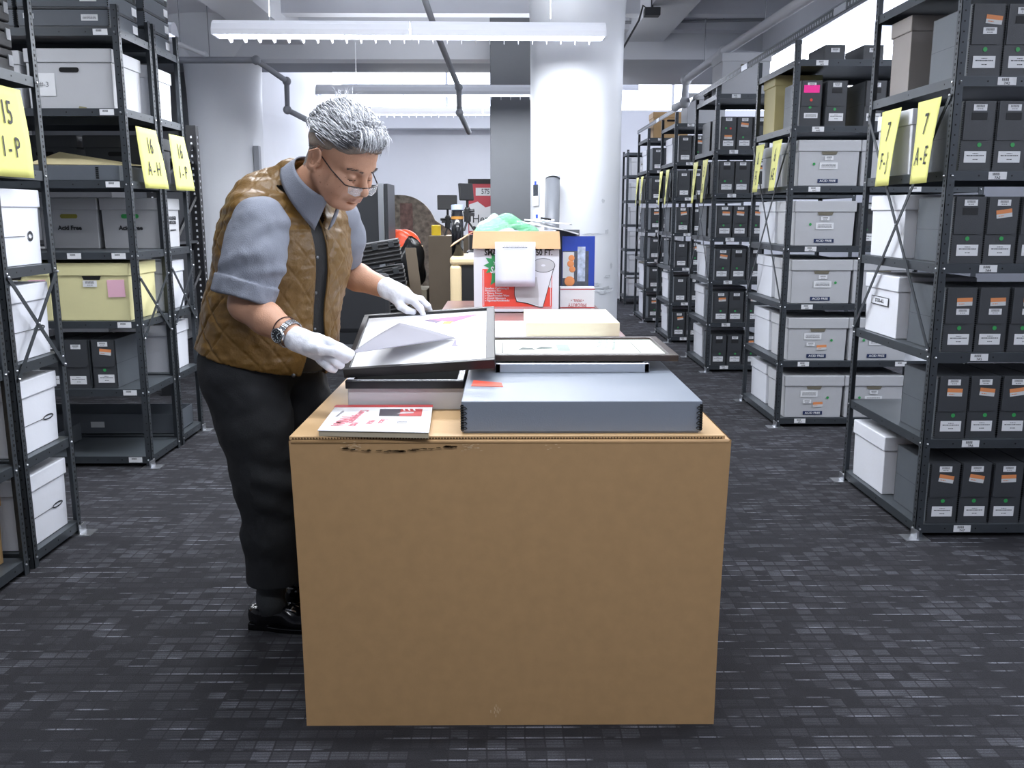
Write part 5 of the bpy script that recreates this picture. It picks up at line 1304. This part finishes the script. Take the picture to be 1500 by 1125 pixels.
# collar: a tilted standing band with two points
Cc = np.array((-.570, 2.492, 1.424)); e1 = bf*math.cos(.80)-up*math.sin(.80); e2 = bl; e3 = np.cross(e1, e2)
if e3[2] < 0: e3 = -e3
m = MB(); nn = 40; vs = []
for j in range(7):
    v = j/6
    for i in range(nn+1):
        a = math.radians(18)+(2*PI-math.radians(36))*i/nn
        t_ = abs(a-PI)/(PI-math.radians(18)); R1 = .088+.012*(1-v)*1.0; drop = .072*(t_**3)*(1-v)
        p = Cc+e1*math.cos(a)*(R1+.012*(1-v))+e2*math.sin(a)*(.078+.014*(1-v))+e3*(.052*v-.012-drop*.75)+e1*.01*drop
        vs.append(tuple(p))
m.add(vs, [(j*(nn+1)+i, j*(nn+1)+i+1, (j+1)*(nn+1)+i+1, (j+1)*(nn+1)+i) for j in range(6) for i in range(nn)], SHM)
o = pbuild(m, 'collar'); md = o.modifiers.new('s', 'SOLIDIFY'); md.thickness = .004; md.offset = 0

# -------- vest
Fv = Field((-1.03, 2.26, .82), (-.38, 2.90, 1.58), .0038)
Fv.ell((-.735, 2.585, 1.01), (.185, .232, .26), RB).ell((-.685, 2.58, 1.22), (.172, .235, .235), RB, .05).ell((-.775, 2.585, .90), (.172, .222, .15), RB, .05)
Fv.cap((-.735, 2.42, 1.345), (-.565, 2.71, 1.335), .072, .068, k=.05).ell((-.70, 2.57, 1.37), (.12, .15, .11), RB, .05)
Fv.cap((-.69, 2.56, 1.41), (-.63, 2.53, 1.455), .062, .058, k=.04)
# neck opening and V at the front, hem
Fv.cap(tuple(Cc+e3*.035), tuple(Cc+e3*.2), .085, .14, k=.01, op='s').cap(tuple(Cc+e1*.03), tuple(Cc+e1*.13-up*.03+e3*.04), .055, .035, k=.02, op='s')
Fv.plane((-.95, 2.58, .945), (-.27, -.0, -1.))
# armhole: scoop so the sleeve comes out of it
V, Q = Fv.surf(); V = relax(V, Q, 2)
N = normals(V, Q)
q = (V-np.array((-.72, 2.58, 0)))@RB; ang = np.arctan2(q[:, 1], q[:, 0]); arc = ang*.21
z = V[:, 2]
def quilt(a, b, pitch):
    u = (a+b)/pitch; v = (a-b)/pitch
    return np.maximum(np.exp(-((u-np.round(u))*pitch/.0045)**2), np.exp(-((v-np.round(v))*pitch/.0045)**2))
Qd = quilt(arc+.012*vnoise(V, 7, 9), z*.8, .085)*np.clip(1.2-((q[:, 0]+.05)/.14), .35, 1); puff = vnoise(V, 60, 5)*.003+vnoise(V*np.array((1, 1, 2.2)), 30, 6)*.005
disp = -.0050*Qd+puff
disp = disp-.0035*np.sin(z*150+8*vnoise(V, 6, 8))*(z > 1.30)*.6
midv = .012+(1.36-z)*.03; widv = .027+np.clip((1.0-z)*.25, 0, .05)+np.clip((z-1.31)*.5, 0, .06); inn = np.clip((widv+.003-np.abs(q[:, 1]-midv))/.008, 0, 1)*(q[:, 0] > .03)*(z < 1.43)
V = V+N*(disp*(1-inn)-.012*inn)[:, None]
fc = V[Q].mean(1); qf = (fc-np.array((-.72, 2.58, 0)))@RB; fa = np.arctan2(qf[:, 1], qf[:, 0]); fz = fc[:, 2]
lat = qf[:, 1]   # lateral distance from the body's mid line (towards his left positive)
wid = .027+np.clip((1.0-fz)*.25, 0, .05)+np.clip((fz-1.31)*.5, 0, .06)
mid = .012+(1.36-fz)*.03
open_ = (qf[:, 0] > .03) & (fz < 1.43) & (np.abs(lat-mid) < wid)
inside = open_
VST = mat('tan_quilted_nylon', '#6e5226', .42, bump=.15, bscale=140, var=.05, vscale=18, spec=.5)
LIN = mat('black_lining', '#08090b', .6, bump=.1, bscale=200)
pchild('vest', V, Q[~inside], [VST]); pchild('vest_placket', V, Q[inside], [LIN])
# snaps down the placket edge
def ray_front(zv, lv):
    k = np.argmin(((V-np.array((-.72, 2.58, 0)))@RB)[:, 1]*0+np.abs(z-zv)*1.0+np.abs(q[:, 1]-lv)+(q[:, 0] < .03)*9); return V[k], N[k]
for zv in (1.33, 1.22, 1.11, 1.0):
    P_, N_ = ray_front(zv, .012+(1.36-zv)*.03-.012); m = MB(); nv = Vector(N_)
    T = frame_T(Vector(P_)+nv*.002, nv.orthogonal(), nv.cross(nv.orthogonal())); m.lathe([(0, .002), (.004, .002), (.006, .0), (.006, -.002)], mat('snap_metal', '#6f7276', .3, .9), 14, T); pbuild(m, 'snap_button')
P_, N_ = Vector((-.632, 2.40, .875)), Vector((.3, -.95, 0)); m = MB(); T = frame_T(P_, N_.orthogonal(), N_.cross(N_.orthogonal())); m.lathe([(0, .002), (.004, .002), (.006, .0), (.006, -.002)], mat('snap_metal'), 14, T); pbuild(m, 'snap_button')
# piping along the front edges of the vest
for sg in (-1, 1):
    pts = []
    for zv in np.linspace(1.38, .93, 24):
        wv = .027+max(0, min(.05, (1.0-zv)*.25)); P_, N_ = ray_front(zv, .012+(1.36-zv)*.03+sg*wv); pts.append(P_)
    pts = [sum(pts[max(0, i-2):i+3])/len(pts[max(0, i-2):i+3]) for i in range(len(pts))]
    m = MB(); m.tube(pts, .0035, VST, 8); pbuild(m, 'piping')
# armhole binding round the near sleeve
pts = []
for k in range(33):
    a = 2*PI*k/32; c0 = np.array((-.705, 2.375, 1.275)); pts.append(c0+np.array((math.cos(a)*.108, -.012*math.sin(a)-.018*math.cos(a), math.sin(a)*.135)))

# -------- trousers
TRM = mat('charcoal_trousers', '#202226', .85, bump=.2, bscale=300, var=.08, vscale=6)
Ft = Field((-1.0, 2.30, .10), (-.5, 2.92, 1.0), .0045)
Ft.ell((-.785, 2.585, .90), (.150, .200, .13), RB, .01)
Ft.chain([(-.815, 2.50, .86), (-.785, 2.505, .70), (-.762, 2.515, .50), (-.758, 2.53, .33), (-.762, 2.545, .15)], [.126, .113, .095, .090, .088], .03)
Ft.chain([(-.72, 2.68, .86), (-.69, 2.70, .70), (-.675, 2.72, .50), (-.685, 2.74, .33), (-.70, 2.75, .15)], [.122, .108, .090, .085, .082], .03)
Ft.plane((-.77, 2.5, .165), (-.02, 0, -1.))
Ft.cap((-.762, 2.545, .1), (-.760, 2.543, .21), .076, .076, k=.004, op='s'); Ft.cap((-.70, 2.75, .1), (-.70, 2.75, .21), .070, .070, k=.004, op='s')
V, Q = Ft.surf(); V = relax(V, Q, 2); N = normals(V, Q)
zz = V[:, 2]; W = vnoise(V*np.array((1, 1, 1.3)), 11, 11)*.010+vnoise(V, 30, 12)*.006
kn = .005*np.sin((zz*1.0+.5*(V[:, 0]+.77))*70)*np.exp(-((zz-.50)/.13)**2)*(V[:, 0] > -.78)
hm = -W*np.exp(-((zz-.16)/.09)**2)
V = V+N*(W+kn+hm)[:, None]
pchild('trousers', V, Q, [TRM])
m = MB()
for (a, b_) in (((-.79, 2.545, .02), (-.762, 2.545, .20)), ((-.72, 2.75, .02), (-.70, 2.75, .20))):
    o = MB(); o.tube([(a[0]+.02, a[1], .06), (a[0]+.012, a[1], .10), b_], [.050, .047, .050], mat('grey_sock', '#3d4043', .9, bump=.3, bscale=200), 20); pbuild(o, 'sock')
# -------- shoes
SHO = mat('polished_leather', '#0c0c0f', .14)
for k, (ax_, ay_, yaw) in enumerate(((-.765, 2.545, -.10), (-.705, 2.755, .9))):
    Fo = Field((-.13, -.07, -.002), (.24, .07, .14), .0035)
    Fo.ell((-.035, 0, .042), (.055, .040, .055), k=.01).ell((.095, 0, .026), (.085, .048, .044), k=.03).ell((.17, -.004, .018), (.045, .042, .026), k=.03).cap((-.04, 0, .05), (.04, 0, .055), .034, .030, k=.03)
    Fo.cap((-.055, 0, .10), (.02, 0, .105), .036, .034, k=.01, op='s'); Fo.plane((0, 0, .018), (0, 0, -1))
    V, Q = Fo.surf(); V = relax(V, Q, 1); T = Matrix.Translation((ax_, ay_, 0)) @ Matrix.Rotation(yaw, 4, 'Z'); TA = np.array(T)
    V = V@TA[:3, :3].T+TA[:3, 3]; pchild('shoe', V, Q, [SHO]); sh_ = person.children[-1] if False else None
    mm = MB(); pl = []
    for i in range(28):
        a = 2*PI*i/28; x = .065+.145*math.cos(a); w_ = .040+.012*math.sin((x+.08)*8); pl.append((x, w_*math.sin(a)))
    mm.prism(pl, .0, .017, SHO, T); mm.prism([(x, y) for x, y in [(-.082, -.036), (-.01, -.038), (-.01, .038), (-.082, .036)]], 0, .024, SHO, T); pbuild(mm, 'shoe_sole', smooth=False, bevel=.003)
    if k == 0:
        mm = MB(); bt = mat('buckle_silver', '#d0d2d6', .2, .9)
        f = lambda x, y: (x, y, .078-.30*max(0, x-.055)-2.2*y*y)
        for y in (-.028, .004): mm.tube([f(.048, y), f(.062, y), f(.080, y)], .003, bt, 8, T=T)
        mm.tube([f(.064, -.028), f(.064, -.012), f(.064, .004)], .003, bt, 8, T=T); pbuild(mm, 'buckle')

# -------- gloves
GM = mat('white_cotton', '#e4e6ee', .8, bump=.18, bscale=420)
def glove(lo, hi, build, cuff, name='glove'):
    Fg = Field(lo, hi, .0018); build(Fg); V, Q = Fg.surf(); V = relax(V, Q, 1); N = normals(V, Q)
    V = V+N*(vnoise(V, 55, 4)*.0028+vnoise(V, 120, 7)*.0012)[:, None]
    pchild(name, V, Q, [GM])
def gR(F):
    w = wr_R
    F.cap(w+np.array((-.002, 0, .001)), w+np.array((.03, -.002, -.012)), .0355, .034, .012)
    F.ell((-.513, 2.222, .988), (.040, .026, .034), k=.02).ell((-.500, 2.222, .966), (.030, .022, .026), k=.015)
    F.chain([(-.490, 2.215, 1.004), (-.452, 2.190, .990), (-.422, 2.197, .973)], [.0135, .0120, .0102], .006)                          # index
    F.chain([(-.492, 2.213, .986), (-.455, 2.182, .971), (-.437, 2.192, .958), (-.455, 2.208, .953)], [.0135, .0118, .0105, .010], .004)      # middle
    F.chain([(-.500, 2.214, .968), (-.466, 2.184, .953), (-.452, 2.196, .941), (-.470, 2.212, .938)], [.0130, .0115, .0102, .0095], .004)     # ring
    F.chain([(-.512, 2.216, .952), (-.484, 2.190, .937), (-.472, 2.202, .928), (-.488, 2.216, .927)], [.0118, .0105, .0092, .009], .004)    # little
    F.chain([(-.535, 2.200, .990), (-.500, 2.176, .987), (-.462, 2.172, .983), (-.426, 2.186, .966)], [.0175, .0150, .0130, .0108], .007)     # thumb
def gL(F):
    w = wr_L
    F.cap(w+np.array((-.012, 0, .007)), w+np.array((.03, 0, -.012)), .035, .034, .012)
    F.ell((-.340, 2.762, 1.074), (.040, .037, .024), k=.02)
    F.chain([(-.328, 2.738, 1.074), (-.300, 2.722, 1.062), (-.281, 2.716, 1.043), (-.272, 2.714, 1.026)], [.0135, .0122, .0112, .0100], .005)
    F.chain([(-.318, 2.756, 1.078), (-.282, 2.752, 1.068), (-.260, 2.752, 1.045), (-.252, 2.760, 1.022)], [.0135, .0122, .0112, .0100], .004)
    F.chain([(-.316, 2.778, 1.074), (-.282, 2.782, 1.062), (-.266, 2.784, 1.038), (-.262, 2.776, 1.015)], [.0130, .0118, .0108, .0095], .004)
    F.chain([(-.326, 2.796, 1.066), (-.298, 2.808, 1.052), (-.286, 2.808, 1.030), (-.285, 2.794, 1.010)], [.0118, .0105, .0095, .009], .004)
    F.chain([(-.362, 2.742, 1.070), (-.348, 2.730, 1.050), (-.326, 2.724, 1.036), (-.304, 2.722, 1.030)], [.0170, .0140, .0122, .0105], .006)
glove((-.64, 2.13, .90), (-.39, 2.29, 1.06), gR, wr_R); glove((-.44, 2.68, .985), (-.22, 2.85, 1.15), gL, wr_L)

# -------- wrist watch and cord on the near wrist
axd = Vector(wr_R-el_R).normalized(); wc = Vector(wr_R)-axd*.033
T = frame_T(wc, (Vector((0, 0, 1)).cross(axd)), axd.cross(Vector((0, 0, 1)).cross(axd)))   # z along the arm
m = MB(); nL = 22
for k in range(nL):
    a = 2*PI*k/nL
    for zc, hw in ((-.0065, .0028), (0, .0035), (.0065, .0028)):
        Tk = T @ Matrix.Rotation(a, 4, 'Z') @ Matrix.Translation((.0385, 0, zc)); m.box(-.002, .0022, -.0047, .0047, -hw, hw, mat('watch_steel', '#b5b8bd', .2, .95), Tk)
pbuild(m, 'watch_bracelet', smooth=False, bevel=.0006)
best = min(range(64), key=lambda k: (T.to_3x3() @ Vector((math.cos(2*PI*k/64), math.sin(2*PI*k/64), 0))).dot(Vector((.25, 1, .12))))
Tw = T @ Matrix.Rotation(2*PI*best/64, 4, 'Z') @ Matrix.Translation((.0405, 0, 0)) @ Matrix.Rotation(PI/2, 4, 'Y')
m = MB().lathe([(0, -.002), (.0205, -.002), (.0215, .002), (.0205, .008), (.0175, .009), (.0172, .0075)], mat('watch_steel'), 28, Tw); m.tube([(0, -.022, .003), (0, -.025, .003)], .003, mat('watch_steel'), 8, T=Tw); pbuild(m, 'watch_case')
m = MB().lathe([(0, .0072), (.0172, .0072)], mat('watch_dial', '#0d1013', .15), 28, Tw)
for k in range(12):
    a = 2*PI*k/12; m.box(-.0007, .0007, .0125, .0155, .0074, .0078, mat('watch_lume', '#d9e0e2', .4), Tw @ Matrix.Rotation(a, 4, 'Z'))
for a, l_ in ((.9, .009), (2.8, .013)): m.box(-.0007, .0007, 0, l_, .0076, .0081, mat('watch_lume'), Tw @ Matrix.Rotation(a, 4, 'Z'))
pbuild(m, 'watch_dial', smooth=False)
m = MB(); cc = Vector(wr_R)-axd*.056; Tc = T.copy(); Tc.translation = cc; m.tube([Tc @ Vector((.0405*math.cos(2*PI*k/32), .0405*math.sin(2*PI*k/32), .004*math.sin(4*PI*k/32))) for k in range(33)], .0016, mat('brown_cord', '#3a201b', .7), 6); m.ball(tuple(Tc @ Vector((-.0, -.042, 0))), .0045, mat('brown_cord'), 6); pbuild(m, 'cord_bracelet')

# -------- glasses
GFm = mat('glasses_dark', '#2a1e1c', .3); m = MB(); H_ = lambda f, l, u: Vector(hp(f, l, u))
for sl in (-1, 1):
    m.tube([H_(-.012, sl*.082, .018), H_(.005, sl*.083, .020), H_(.05, sl*.078, .004), H_(.100, sl*.064, -.012)], .0019, GFm, 8)
    m.tube([H_(.100, sl*.064, -.012), H_(.109, sl*.056, -.011), H_(.117, sl*.034, -.011), H_(.119, sl*.010, -.013)], .0017, GFm, 8)
m.tube([H_(.119, -.010, -.013), H_(.123, 0, -.010), H_(.119, .010, -.013)], .0016, GFm, 8); pbuild(m, 'glasses_frame')
gl = bpy.data.materials.new('spectacle_lens'); gl.use_nodes = True; bb = gl.node_tree.nodes['Principled BSDF']; bb.inputs['Roughness'].default_value = .03; bb.inputs['Alpha'].default_value = .28; bb.inputs['Base Color'].default_value = (.9, .92, .95, 1); bb.inputs['Specular IOR Level'].default_value = 1.
for sl in (-1, 1):
    c0 = [(.118, .012), (.1165, .034), (.108, .056)]; vs = []
    for (f, l) in c0: vs.append(H_(f, sl*l, -.012))
    for (f, l), du in zip(reversed(c0), (-.030, -.036, -.032)): vs.append(H_(f+.004, sl*(l*.97), du))
    m = MB().add(vs, [(0, 1, 4, 5), (1, 2, 3, 4)], gl); o = pbuild(m, 'glasses_lens', smooth=True); md = o.modifiers.new('s', 'SOLIDIFY'); md.thickness = .0012
    m = MB(); m.tube([H_(.118, sl*.012, -.013), vs[5], vs[4], vs[3], H_(.108, sl*.056, -.012)], .0006, mat('lens_rim', '#d5d7dc', .2, .5), 6); pbuild(m, 'glasses_rim')

# -------- hair
hr = np.random.RandomState(4); HM = [mat('grey_hair_%d' % i, c_, .38, spec=.6) for i, c_ in enumerate(('#b0b2b7', '#dcdee3', '#7d7f83', '#4b4d51'))]
def scalp(l, th):   # th: angle over the skull from front (0) to back (pi); l lateral -1..1
    ce = np.array((-.010, 0, .052)); r = np.array((.104, .083, .092)); s_ = math.sqrt(max(0, 1-l*l))
    d = np.array((math.cos(th)*s_, l, math.sin(th)*s_)); return ce+r*d, d
m = MB()
cap_v = []; nu, nv = 36, 20
Fh = Field((-.14, -.11, -.06), (.13, .11, .18), .0035)
Fh.ell((-.014, 0, .054), (.104, .083, .092), k=0).ell((.03, 0, .080), (.072, .068, .062), k=.02)
X, Y, Z = [(Fh.lo[i]+Fh.h*np.arange(Fh.n[i])).astype(np.float32) for i in range(3)]; X = X[:, None, None]; Y = Y[None, :, None]; Z = Z[None, None, :]
line = .036+.30*np.clip(X+.0, 0, 1)+.42*np.clip(X-.055, 0, 1)-.55*np.clip(-X-.02, 0, 1)
Fh.F = np.maximum(Fh.F, (line-Z)*.8)
Vh, Qh = Fh.surf(); Vh = relax(Vh, Qh, 2); Nh = normals(Vh, Qh)
st = vnoise(np.stack([Vh[:, 0]*12, Vh[:, 1]*90, Vh[:, 2]*50], 1), 1., 3)
Vh = Vh+Nh*(st*.006)[:, None]
cz = Vh[Qh].mean(1); edge_ = .066+.3*np.clip(cz[:, 0], 0, 1)-.5*np.clip(-cz[:, 0]-.03, 0, 1)
pchild('hair', np.array([hp(*v) for v in Vh]), Qh, [HM[0], mat('cropped_hair_base', '#8f8277', .75, var=.15, vscale=160)], (cz[:, 2] < edge_).astype(int))
strands = [MB() for _ in range(4)]
def strand(p0, dirs, L_, w_, mt, mb, lift, n=8):
    pts = []; p = np.array(p0, float); ce = np.array((-.012, 0, .052)); rr = np.array((.106, .086, .096))
    d = np.array(dirs, float); d /= np.linalg.norm(d)
    for i in range(n+1):
        s_ = i/n; q_ = (p-ce)/rr; k0 = np.linalg.norm(q_); nrm = q_/rr; nrm /= np.linalg.norm(nrm)
        tgt = ce+(p-ce)/k0*(1+lift*math.sin(min(1, s_*1.25)*PI*.75)/.1)
        pts.append(hp(*tgt)); d = d-nrm*(d@nrm); d /= np.linalg.norm(d)+1e-9; d = d+np.array((0, 0, -.02)); p = ce+(p-ce)/k0+d*L_/n
    rs = [w_*(.55+.45*math.sin(min(1, (i/n)*1.6)*PI/2))*(1-(i/n)**3*.9) for i in range(n+1)]
    mb.tube(pts, rs, mt, 5, caps=False)
for k in range(2300):
    l = hr.uniform(-.97, .97); th = hr.uniform(.50, 3.0); p0, d = scalp(l, th)
    if p0[2] < .060+.42*max(0, p0[0]+.01): continue
    front = p0[0] > .03
    fwd = np.array((1., -.22+hr.normal(0, .14), .10 if front else .0))
    L_ = hr.uniform(.014, .024) if front else hr.uniform(.040, .072)
    if l < -.55: fwd = np.array((1., -.05+hr.normal(0, .1), .10)); L_ *= .8
    g = vnoise(np.array([p0]), 26, 2)[0]
    mi_ = 1 if hr.rand() < .48+g else (2 if hr.rand() < .28 else 0)
    if p0[2] < .100 and hr.rand() < .25: mi_ = 3
    strand(p0, fwd+hr.normal(0, .10, 3), L_, hr.uniform(.0009, .0019), HM[mi_], strands[mi_], hr.uniform(.005, .015)+(.009 if p0[2] > .12 else 0)+(.012 if front else 0))
def lock(a, b_, c_, w_, mi_):   # free lock between three points of the head frame
    a, b_, c_ = np.array(a), np.array(b_), np.array(c_); pts = [hp(*(a*(1-t_)**2+2*b_*t_*(1-t_)+c_*t_*t_)) for t_ in np.linspace(0, 1, 8)]
    strands[mi_].tube(pts, [w_*(1-(t_/7)**2*.85) for t_ in range(8)], HM[mi_], 5, caps=False)
for k in range(230):    # swept lock standing over the forehead
    l = hr.uniform(-.055, .05); a = (hr.uniform(.03, .065), l*.9, .128+hr.uniform(-.02, .008)-abs(l)*.25)
    c_ = (.118+hr.uniform(-.018, .012)-.10*abs(l+.01), l-.018+hr.normal(0, .006), .122+hr.uniform(-.022, .022)-.25*abs(l))
    lock(a, (.085, l, .158+hr.uniform(-.02, .012)), c_, hr.uniform(.0009, .0018), int(hr.choice([0, 1, 1, 2])))
for k in range(120):   # dark under-layer on the near temple
    sl = -1 if k < 80 else 1; x = hr.uniform(.0, .07); a = (x-.03, sl*(.080-.25*max(0, x-.02)), .082+.25*x); c_ = (x+.025, sl*(.074-.5*max(0, x-.0)), .066+.42*x+hr.uniform(-.01, .006))
    lock(a, (x, sl*.084, .085+.3*x), c_, .0013, int(hr.choice([2, 3, 0])))
for k in range(24):
    l = hr.uniform(-.04, .03); a = (-.05, l, .143); lock(a, (-.065, l, .165), (-.075+hr.uniform(-.02, .02), l+hr.normal(0, .02), .178+hr.uniform(-.008, .012)), .0008, 1)
allh = MB()
for sb in strands:
    allh.add(sb.v, [], HM[0]); off = len(allh.v)-len(sb.v)
    for f, mm in zip(sb.f, sb.m): allh.f.append([i+off for i in f]); allh.m.append(allh.mi(sb.mats[mm]))
pbuild(allh, 'hair_strands')
# cropped sides and nape
m = MB(); SDH = mat('cropped_hair', '#9a9793', .7)
for k in range(3400):
    z_ = hr.uniform(-.055, .085); phi = hr.uniform(1.25, PI)*hr.choice((-1, 1)); s_ = math.sqrt(max(0, 1-((z_-.05)/.09)**2)); s_ = max(s_, .80 if abs(phi) < 2.2 else .86)
    p0 = np.array((-.012+.098*math.cos(phi)*s_, .0785*math.sin(phi)*s_, z_))
    if p0[0] > -.025 and z_ < .036: continue
    if p0[0] > .0 and z_ < .05+.5*p0[0]: continue
    if hr.rand() > (z_+.085)/.11: continue
    nrm = np.array((p0[0]/.098, p0[1]/.078, .0)); nrm /= np.linalg.norm(nrm)
    a = hp(*(p0-nrm*.002)); b_ = hp(*(p0+nrm*.003+np.array((.002, 0, -.009)))); m.tube([a, b_], [.0009, .0004], SDH, 3, caps=False)
pbuild(m, 'cropped_hair')
for sl in (-1, 1):
    m = MB()
    for k in range(46):
        t_ = hr.rand(); p0 = np.array((.1045-.022*t_**1.5, sl*(.014+.040*t_), .026+.004*math.sin(t_*PI)+hr.uniform(-.0025, .0025)))
        a = hp(*p0); b_ = hp(*(p0+np.array((.001, sl*.008, -.001+hr.uniform(-.001, .002))))); m.tube([a, b_], [.0007, .0003], mat('eyebrow_hair', '#4b4340', .7), 3, caps=False)
    pbuild(m, 'eyebrow')
# ================================================================ WORLD AND VIEW
w = bpy.data.worlds.new('world'); SC.world = w; w.use_nodes = True
w.node_tree.nodes['Background'].inputs[0].default_value = (.75, .82, 1., 1); w.node_tree.nodes['Background'].inputs[1].default_value = .3
SC.view_settings.view_transform = 'Standard'; SC.view_settings.look = 'None'; SC.view_settings.gamma = 1.0; SC.view_settings.use_curve_mapping = False
SC.view_settings.exposure = 0.05
SC.cycles.use_denoising = True
SC.cycles.max_bounces = 8; SC.cycles.diffuse_bounces = 4; SC.cycles.sample_clamp_indirect = 6; SC.cycles.caustics_reflective = False; SC.cycles.caustics_refractive = False
